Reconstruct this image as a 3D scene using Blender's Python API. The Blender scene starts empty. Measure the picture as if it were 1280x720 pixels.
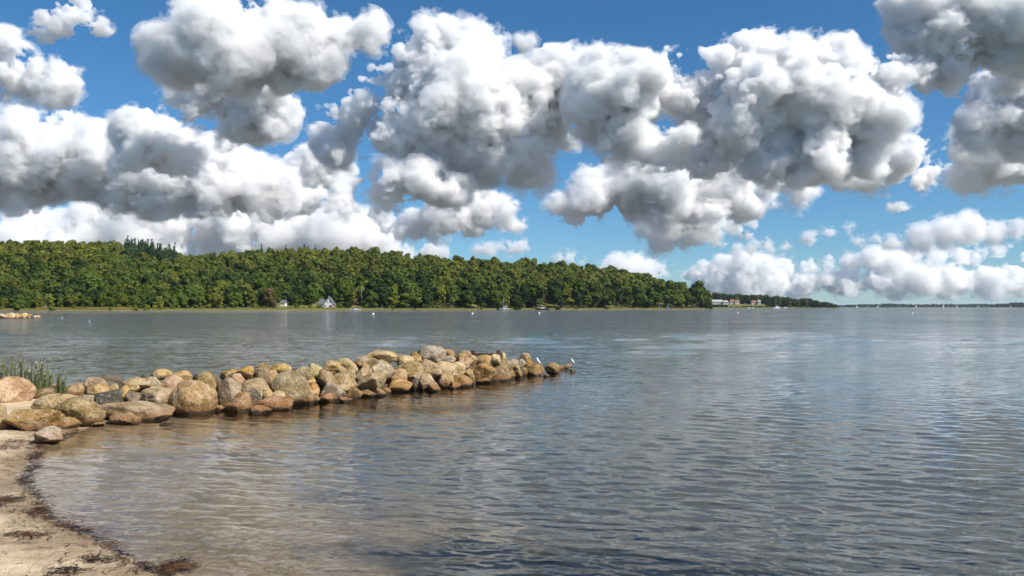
import bpy, bmesh, math, random, time
import numpy as np
from mathutils import Vector, Matrix, Euler, noise
R = math.radians
scene = bpy.context.scene
COL = scene.collection
# ---------------------------------------------------------------- camera
CAMZ, FPX, HORIZON = 2.0, 1004.0, 384.0
PITCH = math.atan((HORIZON - 360.0) / FPX)
cam = bpy.data.cameras.new('camera'); camo = bpy.data.objects.new('camera', cam); COL.objects.link(camo)
cam.sensor_width = 36.0; cam.lens = 36.0 * FPX / 1280.0
cam.clip_start = 0.1; cam.clip_end = 200000.0
camo.location = (0, 0, CAMZ); camo.rotation_euler = (R(90) + PITCH, 0, 0)
scene.camera = camo
scene.render.resolution_x, scene.render.resolution_y = 1024, 576
# ---------------------------------------------------------------- sky and sun
SUN_AZ, SUN_EL = R(121), R(45)          # azimuth clockwise from +Y
world = bpy.data.worlds.new('World'); scene.world = world; world.use_nodes = True
nt = world.node_tree; nt.nodes.clear()
sky = nt.nodes.new('ShaderNodeTexSky'); sky.sky_type = 'NISHITA'; sky.sun_disc = False
sky.sun_elevation = SUN_EL; sky.sun_rotation = SUN_AZ
sky.air_density = 1.0; sky.dust_density = 0.0; sky.ozone_density = 6.0; sky.altitude = 0
tc = nt.nodes.new('ShaderNodeTexCoord'); sx = nt.nodes.new('ShaderNodeSeparateXYZ')
tint = nt.nodes.new('ShaderNodeValToRGB'); mul = nt.nodes.new('ShaderNodeMix'); mul.data_type = 'RGBA'; mul.blend_type = 'MULTIPLY'; mul.inputs[0].default_value = 1
tint.color_ramp.elements[0].position = 0.0; tint.color_ramp.elements[0].color = (.62, .84, 1.0, 1)
tint.color_ramp.elements[1].position = 0.30; tint.color_ramp.elements[1].color = (.48, .85, 1.0, 1)
bg = nt.nodes.new('ShaderNodeBackground'); bg.inputs['Strength'].default_value = 0.082
out = nt.nodes.new('ShaderNodeOutputWorld')
nt.links.new(tc.outputs['Generated'], sx.inputs[0]); nt.links.new(sx.outputs['Z'], tint.inputs[0])
nt.links.new(sky.outputs[0], mul.inputs[6]); nt.links.new(tint.outputs[0], mul.inputs[7])
nt.links.new(mul.outputs[2], bg.inputs[0]); nt.links.new(bg.outputs[0], out.inputs[0])
sl = bpy.data.lights.new('sun', 'SUN'); sl.energy = 5.0; sl.angle = R(0.5); sl.color = (1.0, 0.94, 0.85)
so = bpy.data.objects.new('sun', sl); COL.objects.link(so)
sd = Vector((math.sin(SUN_AZ) * math.cos(SUN_EL), math.cos(SUN_AZ) * math.cos(SUN_EL), math.sin(SUN_EL)))
so.rotation_euler = sd.to_track_quat('Z', 'Y').to_euler()
so.location = (0, 0, 50)
scene.view_settings.view_transform = 'Standard'; scene.view_settings.look = 'None'
scene.view_settings.exposure = 0.40; scene.view_settings.gamma = 1.0
cy = scene.cycles
cy.max_bounces = 32; cy.diffuse_bounces = 3; cy.glossy_bounces = 3; cy.transmission_bounces = 4
cy.volume_bounces = 14; cy.transparent_max_bounces = 12
cy.caustics_reflective = False; cy.caustics_refractive = False
cy.use_adaptive_sampling = True; cy.adaptive_threshold = 0.03
cy.sample_clamp_indirect = 6.0
# ---------------------------------------------------------------- helpers
def link(o): COL.objects.link(o); return o
def tag(o, label=None, cat=None, group=None, kind=None):
    if label: o['label'] = label
    if cat: o['category'] = cat
    if group: o['group'] = group
    if kind: o['kind'] = kind
    return o
def empty(name, loc, label, cat, group=None, rz=0.0):
    o = link(bpy.data.objects.new(name, None)); o.location = loc; o.rotation_euler = (0, 0, rz)
    return tag(o, label, cat, group)
def mesh_np(name, V, Q, mat=None, smooth=False):
    V = np.asarray(V, np.float32); Q = np.asarray(Q, np.int32); n = Q.shape[1]
    me = bpy.data.meshes.new(name)
    me.vertices.add(len(V)); me.vertices.foreach_set('co', V.ravel())
    me.loops.add(Q.size); me.loops.foreach_set('vertex_index', Q.ravel())
    me.polygons.add(len(Q)); me.polygons.foreach_set('loop_start', np.arange(0, Q.size, n, dtype=np.int32))
    if smooth: me.polygons.foreach_set('use_smooth', np.ones(len(Q), bool))
    me.update(calc_edges=True)
    if mat: me.materials.append(mat)
    return me
def obj(name, me, parent=None, loc=None):
    o = link(bpy.data.objects.new(name, me))
    if parent: o.parent = parent
    if loc is not None: o.location = loc
    return o
class MB:
    """collects boxes, prisms and tubes and links them as one mesh"""
    def __init__(s): s.v = []; s.f = []
    def add(s, vs, fs):
        b = len(s.v); s.v += [tuple(v) for v in vs]; s.f += [tuple(i + b for i in f) for f in fs]; return s
    def box(s, x0, x1, y0, y1, z0, z1):
        return s.add([(x, y, z) for x in (x0, x1) for y in (y0, y1) for z in (z0, z1)],
                     [(0, 1, 3, 2), (4, 6, 7, 5), (0, 4, 5, 1), (2, 3, 7, 6), (0, 2, 6, 4), (1, 5, 7, 3)])
    def tube(s, pts, rad, n=6, cap=True):
        pts = [Vector(p) for p in pts]; rad = rad if hasattr(rad, '__len__') else [rad] * len(pts)
        vs, fs = [], []
        for i, p in enumerate(pts):
            d = (pts[min(i + 1, len(pts) - 1)] - pts[max(i - 1, 0)]).normalized()
            a = d.cross(Vector((0.3, 1, 0.1))).normalized(); b = d.cross(a)
            for k in range(n):
                t = 2 * math.pi * k / n; vs.append(p + (a * math.cos(t) + b * math.sin(t)) * rad[i])
        for i in range(len(pts) - 1):
            for k in range(n):
                fs.append((i * n + k, i * n + (k + 1) % n, (i + 1) * n + (k + 1) % n, (i + 1) * n + k))
        if cap: fs += [tuple(range(n - 1, -1, -1)), tuple(range((len(pts) - 1) * n, len(pts) * n))]
        return s.add(vs, fs)
    def loft(s, rings, cap=True):
        n = len(rings[0]); vs = [p for r in rings for p in r]; fs = []
        for i in range(len(rings) - 1):
            for k in range(n): fs.append((i * n + k, i * n + (k + 1) % n, (i + 1) * n + (k + 1) % n, (i + 1) * n + k))
        if cap: fs += [tuple(range(n - 1, -1, -1)), tuple(range((len(rings) - 1) * n, len(rings) * n))]
        return s.add(vs, fs)
    def prism(s, poly, y0, y1):
        """polygon in x,z pushed from y0 to y1"""
        n = len(poly)
        return s.add([(x, y0, z) for x, z in poly] + [(x, y1, z) for x, z in poly],
                     [tuple(range(n)), tuple(range(2 * n - 1, n - 1, -1))] + [(k, k + n, (k + 1) % n + n, (k + 1) % n) for k in range(n)])
    def build(s, name, mat, parent=None, loc=None, smooth=False):
        me = bpy.data.meshes.new(name); me.from_pydata(s.v, [], s.f)
        bm = bmesh.new(); bm.from_mesh(me); bmesh.ops.recalc_face_normals(bm, faces=bm.faces); bm.to_mesh(me); bm.free()
        if smooth:
            for p in me.polygons: p.use_smooth = True
        if mat: me.materials.append(mat)
        return obj(name, me, parent, loc)
class NT:
    """short-hand for node materials"""
    def __init__(s, name):
        s.m = bpy.data.materials.new(name); s.m.use_nodes = True; s.t = s.m.node_tree; s.t.nodes.clear()
    def n(s, kind, **kw):
        q = s.t.nodes.new('ShaderNode' + kind)
        for k, v in kw.items():
            if k[0] == '_': setattr(q, k[1:], v)
        return q
    def l(s, a, b): s.t.links.new(a, b)
    def set(s, sock, v):
        if isinstance(v, bpy.types.NodeSocket): s.l(v, sock)
        elif isinstance(v, (tuple, list)) and len(v) == 3 and sock.type == 'RGBA': sock.default_value = (*v, 1)
        else: sock.default_value = v
    def noise(s, vec, scale, detail=4, rough=.55, dist=0.0):
        q = s.n('TexNoise'); s.set(q.inputs['Vector'], vec)
        q.inputs['Scale'].default_value = scale; q.inputs['Detail'].default_value = detail; q.inputs['Roughness'].default_value = rough; q.inputs['Distortion'].default_value = dist
        return q
    def mapr(s, v, a, b, c=0.0, d=1.0, smooth=True):
        q = s.n('MapRange'); q.interpolation_type = 'SMOOTHSTEP' if smooth else 'LINEAR'
        s.set(q.inputs[0], v)
        for i, x in enumerate((a, b, c, d)): q.inputs[i + 1].default_value = x
        return q.outputs[0]
    def mix(s, f, a, b, mode='MIX'):
        q = s.n('Mix'); q.data_type = 'RGBA'; q.blend_type = mode
        s.set(q.inputs[0], f); s.set(q.inputs[6], a); s.set(q.inputs[7], b); return q.outputs[2]
    def math(s, op, a, b=0.0, c=0.0, clamp=False):
        q = s.n('Math'); q.operation = op; q.use_clamp = clamp
        for i, x in enumerate((a, b, c)): s.set(q.inputs[i], x)
        return q.outputs[0]
    def vmath(s, op, a, b=None, scale=None):
        q = s.n('VectorMath'); q.operation = op; s.set(q.inputs[0], a)
        if b is not None: s.set(q.inputs[1], b)
        if scale is not None: s.set(q.inputs['Scale'], scale)
        return q.outputs[0]
    def bsdf(s, color, rough=.8, bump=None, bump_d=.02, bump_s=1.0, spec=.3, metal=0.0):
        p = s.n('BsdfPrincipled'); o = s.n('OutputMaterial')
        s.set(p.inputs['Base Color'], color); s.set(p.inputs['Roughness'], rough); s.set(p.inputs['Metallic'], metal)
        s.set(p.inputs['Specular IOR Level'], spec)
        if bump is not None:
            b = s.n('Bump'); b.inputs['Distance'].default_value = bump_d; b.inputs['Strength'].default_value = bump_s
            s.set(b.inputs['Height'], bump); s.l(b.outputs[0], p.inputs['Normal'])
        s.l(p.outputs[0], o.inputs[0]); s.p = p
        return s.m
def mottled(name, ca, cb, scale=8.0, rough=.8, bump_d=.01, spec=.3, metal=0.0):
    t = NT(name); c = t.n('TexCoord').outputs['Object']
    a = t.noise(c, scale, 6); b = t.noise(c, scale * 5, 4)
    f = t.math('ADD', t.math('MULTIPLY', a.outputs[0], .7), t.math('MULTIPLY', b.outputs[0], .3))
    return t.bsdf(t.mix(t.mapr(f, .35, .65), ca, cb), rough, b.outputs[0], bump_d, spec=spec, metal=metal)
def interp(x, tab):
    return np.interp(x, [t[0] for t in tab], [t[1] for t in tab])
def sst(x): x = np.clip(x, 0, 1); return x * x * (3 - 2 * x)
def ray(px, py):
    d = Vector(((px - 640.0) / FPX, 1.0, -(py - 360.0) / FPX))
    c, s = math.cos(PITCH), math.sin(PITCH)
    return Vector((d.x, d.y * c - d.z * s, d.y * s + d.z * c))
def surface_nets(f, org, h):
    """quads of the zero level of f (negative inside)"""
    ins = f < 0
    c = np.zeros(tuple(n - 1 for n in f.shape), np.int8)
    for i in (0, 1):
        for j in (0, 1):
            for k in (0, 1):
                c += ins[i:f.shape[0]-1+i, j:f.shape[1]-1+j, k:f.shape[2]-1+k]
    act = (c > 0) & (c < 8)
    idx = np.argwhere(act)
    ids = np.full(act.shape, -1, np.int64); ids[act] = np.arange(len(idx))
    acc = np.zeros((len(idx), 3)); cnt = np.zeros(len(idx))
    corners = [np.array((i, j, k)) for i in (0, 1) for j in (0, 1) for k in (0, 1)]
    vals = [f[tuple((idx + q).T)] for q in corners]
    for a in range(8):
        for b in range(a + 1, 8):
            df = corners[b] - corners[a]
            if np.abs(df).sum() != 1: continue
            va, vb = vals[a], vals[b]
            m = (va < 0) != (vb < 0)
            t = np.where(m, va / np.where(m, va - vb, 1), 0)
            acc[m] += (corners[a] + t[:, None] * df)[m]; cnt[m] += 1
    V = (idx + acc / np.maximum(cnt, 1)[:, None]) * h + org
    Q = []
    for ax in range(3):
        sl0 = [slice(None)] * 3; sl1 = [slice(None)] * 3
        sl0[ax] = slice(0, -1); sl1[ax] = slice(1, None)
        A, B = ins[tuple(sl0)], ins[tuple(sl1)]
        for flip in (0, 1):
            m = (A & ~B) if not flip else (~A & B)
            e = np.argwhere(m)
            u, v = [(1, 2), (2, 0), (0, 1)][ax]
            ok = (e[:, u] > 0) & (e[:, v] > 0) & (e[:, u] < f.shape[u]-1) & (e[:, v] < f.shape[v]-1)
            e = e[ok]
            if not len(e): continue
            def g(du, dv):
                q = e.copy(); q[:, u] -= du; q[:, v] -= dv
                return ids[tuple(q.T)]
            q = np.stack([g(1, 1), g(0, 1), g(0, 0), g(1, 0)], 1)
            Q.append(q[:, ::-1] if flip else q)
    return V, (np.concatenate(Q) if Q else [])
def lattice_noise(P, seed, lat=np.random.RandomState(5).rand(64, 64, 64).astype(np.float32)):
    P = P + seed * 17.31
    i = np.floor(P).astype(np.int64); t = (P - i).astype(np.float32); t = t * t * (3 - 2 * t)
    i0 = i & 63; i1 = (i + 1) & 63
    x0, y0, z0 = i0.T; x1, y1, z1 = i1.T; tx, ty, tz = t.T
    a = lat[x0, y0, z0] * (1 - tx) + lat[x1, y0, z0] * tx
    b = lat[x0, y1, z0] * (1 - tx) + lat[x1, y1, z0] * tx
    c = lat[x0, y0, z1] * (1 - tx) + lat[x1, y0, z1] * tx
    d = lat[x0, y1, z1] * (1 - tx) + lat[x1, y1, z1] * tx
    return (a * (1 - ty) + b * ty) * (1 - tz) + (c * (1 - ty) + d * ty) * tz - 0.5
# ---------------------------------------------------------------- beach, sea bed, water
SHORE = np.array([(-1.95,5.5),(-2.46,6.01),(-2.88,6.29),(-3.34,6.72),(-3.88,7.22),(-4.49,7.84),(-5.02,8.51),(-5.45,9.1),(-5.81,9.75),(-6.2,10.4),(-6.5,11.1),(-6.75,11.7),(-6.89,12.24),(-6.98,13.1),(-7.1,14.1),
  (-7.5,15.6),(-8.4,17.3),(-9.6,18.4),(-11.5,19.4),(-14,20.3),(-30,23),(-70,26),(-70,-50),(70,-50),(70,-9),(20,-4),(5,-1.6),(1.2,.6),(-.4,2.6),(-1.3,4.3)])
def shore_dist(X, Y):
    """signed distance to the water's edge, positive on land"""
    P = np.stack([X, Y], -1); best = np.full(X.shape, 1e9); inside = np.zeros(X.shape, bool)
    for a, b in zip(SHORE, np.roll(SHORE, -1, 0)):
        ab = b - a; t = np.clip(((P - a) @ ab) / (ab @ ab), 0, 1)
        best = np.minimum(best, np.linalg.norm(P - a - t[..., None] * ab, axis=-1))
        c = ((a[1] > Y) != (b[1] > Y)) & (X < (b[0] - a[0]) * (Y - a[1]) / (b[1] - a[1] + 1e-12) + a[0])
        inside ^= c
    return np.where(inside, best, -best)
def n2(X, Y, s, seed):
    P = np.stack([X.ravel() / s, Y.ravel() / s, np.full(X.size, 3.3)], 1)
    return lattice_noise(P, seed).reshape(X.shape)
def beach_z(X, Y):
    d = shore_dist(X, Y)
    d = d + .10 * n2(X, Y, .9, 2) + .05 * n2(X, Y, .3, 3)
    z = np.where(d > 0, .075 * np.minimum(d, 4.0) + .012 * np.maximum(d - 4, 0), np.where(d > -2.5, np.where(d > -1.2, .070 * d, -.084 + .13 * (d + 1.2)), -.253 + .10 * (d + 2.5)))
    z = np.maximum(z, -1.4)
    bump = .050 * n2(X, Y, .55, 5) + .030 * n2(X, Y, .22, 6) + .012 * n2(X, Y, .1, 7)
    return z + bump * np.clip(.25 + np.abs(d) * .8, 0, 1) * np.where(d > 0, 1, .4)
def grid_mesh(name, xs, ys, zf, mat):
    X, Y = np.meshgrid(xs, ys, indexing='xy'); Z = zf(X, Y)
    i = np.arange(len(ys) - 1)[:, None] * len(xs) + np.arange(len(xs) - 1)[None, :]
    Q = np.stack([i, i + 1, i + 1 + len(xs), i + len(xs)], -1).reshape(-1, 4)
    return mesh_np(name, np.stack([X, Y, Z], -1).reshape(-1, 3), Q, mat, True)
t = NT('beach sand'); g = t.n('NewGeometry'); pos = g.outputs['Position']
sep = t.n('SeparateXYZ'); t.l(pos, sep.inputs[0])
na = t.noise(pos, 1.3, 6, .6); nb = t.noise(pos, 14, 5, .6); ncc = t.noise(pos, 90, 2)
dry = t.mix(t.mapr(na.outputs[0], .35, .68), (.55, .415, .26), (.70, .55, .365))
dry = t.mix(t.mapr(nb.outputs[0], .58, .74), dry, (.70, .60, .46))
dry = t.mix(t.mapr(ncc.outputs[0], .62, .72), dry, (.16, .11, .07))
wet = t.mix(t.mapr(na.outputs[0], .4, .65), (.32, .225, .125), (.40, .29, .17))
z = t.math('ADD', sep.outputs[2], t.math('MULTIPLY', t.math('SUBTRACT', na.outputs[0], .5), .10))
wf = t.mapr(z, .005, .06)
deep = t.mapr(sep.outputs[2], -.50, -.16)
weedy = t.mapr(t.noise(pos, .55, 5, .65).outputs[0], .46, .60)
bed = t.mix(weedy, (.36, .275, .175), (.205, .168, .115))
bed = t.mix(deep, (.165, .170, .155), bed)  # greyer with depth: light scattered by murky water, put into the bed colour
wx = t.math('MULTIPLY', t.math('SUBTRACT', sep.outputs[0], .9), .42); wy = t.math('MULTIPLY', t.math('SUBTRACT', sep.outputs[1], 7.0), .85)
wr = t.math('SQRT', t.math('ADD', t.math('MULTIPLY', wx, wx), t.math('MULTIPLY', wy, wy)))
bed = t.mix(t.mapr(t.math('ADD', wr, t.math('MULTIPLY', na.outputs[0], 1.1)), 1.65, 1.25), bed, t.mix(nb.outputs[0], (.022, .028, .026), (.05, .052, .04)))   # eelgrass bed
under = t.mapr(sep.outputs[2], -.10, -.01)
col = t.mix(wf, t.mix(under, bed, wet), dry)
sand_m = t.bsdf(col, t.mapr(wf, 0, 1, .45, .92), t.math('ADD', nb.outputs[0], t.math('MULTIPLY', ncc.outputs[0], .3)), .05, 1.0)
xs = np.concatenate([np.arange(-40, -12, .5), np.arange(-12, 4, .05), np.arange(4, 40, .6)])
ys = np.concatenate([np.arange(-20, 4, .5), np.arange(4, 22, .05), np.arange(22, 60, .6)])
beach = tag(obj('beach', grid_mesh('beach', xs, ys, beach_z, sand_m)), kind='structure')
bedm = mottled('sea bed', (.14, .145, .132), (.16, .163, .145), .2)  # bed tone also stands in for light scattered back by the water
me = mesh_np('sea_bed', [(-30000, -400, -1.6), (30000, -400, -1.6), (30000, 30000, -1.6), (-30000, 30000, -1.6)], [(0, 1, 2, 3)], bedm)
tag(obj('sea_bed', me), kind='structure')

# water: real ripples near the beach, finer ones in the surface normal
t = NT('sea water'); g = t.n('NewGeometry'); pos = g.outputs['Position']
def stretch(v, sx, sy, rot=0.0):
    q = t.n('Mapping'); t.l(v, q.inputs[0]); q.inputs['Scale'].default_value = (sx, sy, 1); q.inputs['Rotation'].default_value = (0, 0, rot); return q.outputs[0]
r1 = t.noise(stretch(pos, 2.2, 7.0, .10), 1.0, 3, .6); r2 = t.noise(stretch(pos, 12.0, 24.0, -.2), 1.0, 3, .6)
patch = t.noise(stretch(pos, .015, .05, .06), 1.0, 4, .6); patch2 = t.noise(stretch(pos, .12, .55, -.05), 1.0, 3, .6)
sp_ = t.n('SeparateXYZ'); t.l(pos, sp_.inputs[0])
pf = t.math('MULTIPLY', t.mapr(patch.outputs[0], .30, .70, .65, 1.35), t.mapr(patch2.outputs[0], .30, .70, .6, 1.4))
pf = t.math('MULTIPLY', pf, t.math('ADD', t.mapr(sp_.outputs[1], 8, 32, .55, 1.5), t.mapr(sp_.outputs[1], 30, 100, 0.0, 3.2)))
def vec(n_, s_):
    v = t.vmath('SUBTRACT', n_.outputs['Color'], (0.5, 0.5, 0.5)); v = t.vmath('MULTIPLY', v, (1, 1, 0)); return t.vmath('SCALE', v, scale=s_)
dv = t.vmath('SCALE', t.vmath('ADD', vec(r1, .30), vec(r2, .30)), scale=pf)
nrm = t.vmath('NORMALIZE', t.vmath('ADD', g.outputs['Normal'], dv))
fr = t.n('Fresnel'); fr.inputs['IOR'].default_value = 1.333; t.l(nrm, fr.inputs['Normal'])
gl = t.n('BsdfGlossy'); gl.inputs['Roughness'].default_value = .06; t.l(nrm, gl.inputs['Normal']); gl.inputs['Color'].default_value = (1, 1, 1, 1)
tr = t.n('BsdfTransparent'); tr.inputs['Color'].default_value = (.84, .85, .845, 1)
mx = t.n('MixShader'); t.l(fr.outputs[0], mx.inputs[0]); t.l(tr.outputs[0], mx.inputs[1]); t.l(gl.outputs[0], mx.inputs[2])
o = t.n('OutputMaterial'); t.l(mx.outputs[0], o.inputs[0]); water_m = t.m
rng = np.random.RandomState(11)
rows = np.concatenate([[-60, -20, -6, 0, 2.0, 3.2, 4.2], 2008.0 / np.arange(388, 8.0, -.7), 2008.0 / np.array([7.3, 6.6, 6, 5.4, 4.8, 4.2, 3.6, 3, 2.4, 1.8, 1.2, .8, .5, .3, .2, .1])])
us = np.concatenate([[-40, -8, -3, -1.6, -1.1], np.arange(-.80, .801, .00135), [1.1, 1.6, 3, 8, 40]])
X = np.empty((len(rows), len(us))); Y = np.empty_like(X)
for i, yv in enumerate(rows):
    X[i] = us * max(yv, 4.0); Y[i] = yv
dy = np.gradient(rows)[:, None] * np.ones_like(X)
Z = np.zeros_like(X)
calm = .16 + .84 * sst((-shore_dist(X, Y) - .2) / 5.0) if True else 1
pt = .55 + 1.5 * np.clip(n2(X, Y * 2.5, 4.0, 21) + .45, 0, 1) * np.clip(n2(X, Y * 2, 11.0, 22) + .55, 0, 1.2)
for k in range(70):
    lam = 0.06 * (.60 / .06) ** rng.rand(); a = rng.normal() * .42 + .16; kk = 2 * math.pi / lam
    A = .0038 * lam ** 1.05 * rng.uniform(.5, 1.2)
    fade = sst((lam / np.maximum(np.abs(dy), .02) - 2.2) / 3.0)
    Z += A * fade * np.sin(kk * (math.sin(a) * X + math.cos(a) * Y) + rng.rand() * 6.28)
Z *= calm * pt
far_ = sst((Y - 22) / 40.0)
for k in range(24):                                   # longer wind waves outside the bay
    lam = 1.2 * (5.0 / 1.2) ** rng.rand(); a = rng.normal() * .35 + .1; kk = 2 * math.pi / lam
    Z += far_ * (.0045 * lam) * sst((lam / np.maximum(np.abs(dy), .02) - 2.0) / 3.0) * rng.uniform(.5, 1.2) * np.sin(kk * (math.sin(a) * X + math.cos(a) * Y) + rng.rand() * 6.28)
Z = np.where((np.abs(X) > 40) | (Y < 3), 0, Z)
i = np.arange(len(rows) - 1)[:, None] * len(us) + np.arange(len(us) - 1)[None, :]
Q = np.stack([i, i + 1, i + 1 + len(us), i + len(us)], -1).reshape(-1, 4)
tag(obj('water', mesh_np('water', np.stack([X, Y, Z], -1).reshape(-1, 3), Q, water_m, True)), kind='structure')
# ---------------------------------------------------------------- the wooded hill across the water
D0 = [(-260,330),(0,450),(150,470),(300,520),(450,590),(600,670),(730,770),(850,890),(884,930)]
SPAN = [(-260,330),(0,330),(440,330),(640,300),(800,250),(850,180),(884,60)]
TOPS = [(-260,305),(0,303),(60,302),(110,302),(150,307),(200,313),(230,318),(260,319),(330,315),(400,313),(440,311),(480,318),(550,324),(600,328),(640,328),(700,334),(750,338),(800,344),(835,352)]
HC = [(p, (384 - q) / FPX * float(interp(p, D0) + interp(p, SPAN)) + 2 - float(np.interp(p, [0, 300, 600, 884], [13.5, 15, 17, 18]))) for p, q in TOPS] + [(860, 12), (884, 1.5)]
def hill_z(px, t):
    h = interp(px, HC); tt = np.clip(t, 0, 1)
    z = h * (tt ** 1.1 * .55 + sst(tt) * .45)
    return np.where(t > 1, h * (1 - .10 * (t - 1)), z) + .25 + .5 * sst(t * 12)
def hill_pt(px, t):
    y = interp(px, D0) + interp(px, SPAN) * t
    return (px - 640) / FPX * y, y, hill_z(px, t)
grass_m = mottled('meadow grass', (.13, .14, .03), (.20, .18, .05), .12, .95, .2)
t = NT('hill ground'); pos = t.n('NewGeometry').outputs['Position']; sep = t.n('SeparateXYZ'); t.l(pos, sep.inputs[0])
a = t.noise(pos, .06, 6); b = t.noise(pos, .8, 4)
gcol = t.mix(t.mapr(a.outputs[0], .38, .6), (.10, .12, .025), (.21, .19, .05))
gcol = t.mix(t.mapr(b.outputs[0], .5, .7), gcol, (.07, .09, .02))
gcol = t.mix(t.mapr(t.math('ADD', sep.outputs[2], t.math('MULTIPLY', b.outputs[0], .5)), .36, .5), (.36, .31, .20), gcol)
hill_m = t.bsdf(gcol, .95, b.outputs[0], .3)
pxs = np.concatenate([np.arange(-260, 860, 4), np.arange(860, 886, 1.5)])
ts = np.concatenate([[-.02, 0, .008, .02, .04, .07, .1], np.arange(.15, 1.01, .05), [1.2, 1.5, 2, 3]])
PX, T = np.meshgrid(pxs, ts, indexing='ij')
hx, hy, hz = hill_pt(PX, T); hz = hz + .5 * n2(hx, hy, 9, 4) * sst(T * 8); hz[:, 0] = -1.65; hz[:, 1] = -.05
hz[-1, :] = -1.65
i = np.arange(len(pxs) - 1)[:, None] * len(ts) + np.arange(len(ts) - 1)[None, :]
Q = np.stack([i, i + len(ts), i + len(ts) + 1, i + 1], -1).reshape(-1, 4)
tag(obj('hill', mesh_np('hill', np.stack([hx, hy, hz], -1).reshape(-1, 3), Q, hill_m, True)), kind='structure')

# ---- trees
def leaf_mat(name, attr):
    t = NT(name); c = t.n('TexCoord').outputs['Object']
    if attr: col = t.n('Attribute', _attribute_name='tint').outputs['Color']
    else: col = t.n('ObjectInfo').outputs['Color']
    rnd = t.noise(t.n('NewGeometry').outputs['Position'], .55, 4, .6).outputs[0]
    hv = t.n('HueSaturation'); t.l(t.mapr(rnd, .3, .7, .495, .515), hv.inputs['Hue']); t.l(t.mapr(rnd, .3, .7, .88, 1.12), hv.inputs['Value']); t.l(col, hv.inputs['Color'])
    d = t.n('BsdfDiffuse'); tl = t.n('BsdfTranslucent'); m = t.n('MixShader'); m.inputs[0].default_value = .14
    t.l(hv.outputs[0], d.inputs[0]); t.l(hv.outputs[0], tl.inputs[0]); t.l(d.outputs[0], m.inputs[1]); t.l(tl.outputs[0], m.inputs[2])
    o = t.n('OutputMaterial'); t.l(m.outputs[0], o.inputs[0]); return t.m
leaf_m = leaf_mat('tree leaves', False); wood_leaf_m = leaf_mat('woodland leaves', True)
bark_m = mottled('tree bark', (.10, .085, .065), (.20, .17, .14), 1.2, .9, .05)
pale_bark_m = mottled('pale dead bark', (.32, .29, .25), (.45, .42, .37), 1.2, .9, .05)
ICO = {}
def ico(n):
    if n not in ICO:
        bm = bmesh.new(); bmesh.ops.create_icosphere(bm, subdivisions=n, radius=1.0)
        ICO[n] = (np.array([v.co for v in bm.verts]), np.array([[v.index for v in f.verts] for f in bm.faces])); bm.free()
    return ICO[n]
def crown_quads(rng, lobes, n, size):
    """leaf clumps spread over lobes (centre, radii); returns quads verts (n,4,3)"""
    C = np.array([l[0] for l in lobes]); Rr = np.array([l[1] for l in lobes])
    w = (Rr ** 2).sum(1); k = rng.choice(len(lobes), n, p=w / w.sum())
    d = rng.normal(size=(n, 3)); d[:, 2] += .25; d /= np.linalg.norm(d, axis=1)[:, None]
    P = C[k] + d * Rr[k] * rng.uniform(.80, 1.10, (n, 1))
    nn = d + rng.normal(size=(n, 3)) * .42; nn /= np.linalg.norm(nn, axis=1)[:, None]
    a = np.cross(nn, rng.normal(size=(n, 3))); a /= np.linalg.norm(a, axis=1)[:, None]; b = np.cross(nn, a)
    s = size * rng.uniform(.55, 1.35, (n, 1)); sk = rng.uniform(.5, 1.0, (n, 1))
    return np.stack([P - a * s - b * s * sk, P + a * s * .8 - b * s * sk, P + a * s + b * s * sk, P - a * s * .7 + b * s * sk], 1)
def lobe_cores(lobes, sub, f, rng):
    v, q = ico(sub); vs, fs = [], []
    for c, r in lobes:
        vv = v * (1 + .15 * rng.normal(size=(len(v), 1))) * np.array(r) * f + np.array(c)
        fs.append(q + sum(len(a) for a in vs)); vs.append(vv)
    return np.concatenate(vs), np.concatenate(fs)
def broad_lobes(rng, wid, low, dome):
    """unit-height broad crown: a wobbly dome of lobes"""
    L = [((0, 0, (1 + low) / 2), (wid * .62, wid * .62, (1 - low) * .40))]
    for k in range(rng.randint(16, 25)):
        a = rng.uniform(0, 6.28); u = rng.uniform(0, 1)
        z = low + .10 + (.90 - low - .08) * u
        r = wid * (1 - dome * max(0, (u - .35) / .65) ** 1.7) * rng.uniform(.45, .78)
        s = rng.uniform(.19, .38) * wid
        L.append(((math.cos(a) * r, math.sin(a) * r, z - s * .3), (s, s, s * rng.uniform(.7, .95))))
    return L
def conifer_lobes(rng):
    L = []
    for k in range(9):
        u = k / 8.0; r = .17 * (1 - u) + .015
        for j in range(3 if u < .7 else 1):
            a = rng.uniform(0, 6.28)
            L.append(((math.cos(a) * r * .5, math.sin(a) * r * .5, .12 + u * .85), (r * .8 + .01, r * .8 + .01, .075)))
    return L
def quads_mesh(name, quads, core, mat):
    qv = quads.reshape(-1, 3); nq = len(quads)
    cv, cf = core
    V = np.concatenate([qv, cv]); F = [tuple(range(4 * i, 4 * i + 4)) for i in range(nq)]
    tri = cf + len(qv)
    me = bpy.data.meshes.new(name)
    me.vertices.add(len(V)); me.vertices.foreach_set('co', V.astype(np.float32).ravel())
    li = np.concatenate([np.arange(nq * 4), tri.ravel()]).astype(np.int32)
    me.loops.add(len(li)); me.loops.foreach_set('vertex_index', li)
    ls = np.concatenate([np.arange(0, nq * 4, 4), nq * 4 + np.arange(0, tri.size, 3)]).astype(np.int32)
    me.polygons.add(len(ls)); me.polygons.foreach_set('loop_start', ls)
    me.update(calc_edges=True); me.materials.append(mat)
    return me
rng = np.random.RandomState(4)
KINDS = {}
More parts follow.
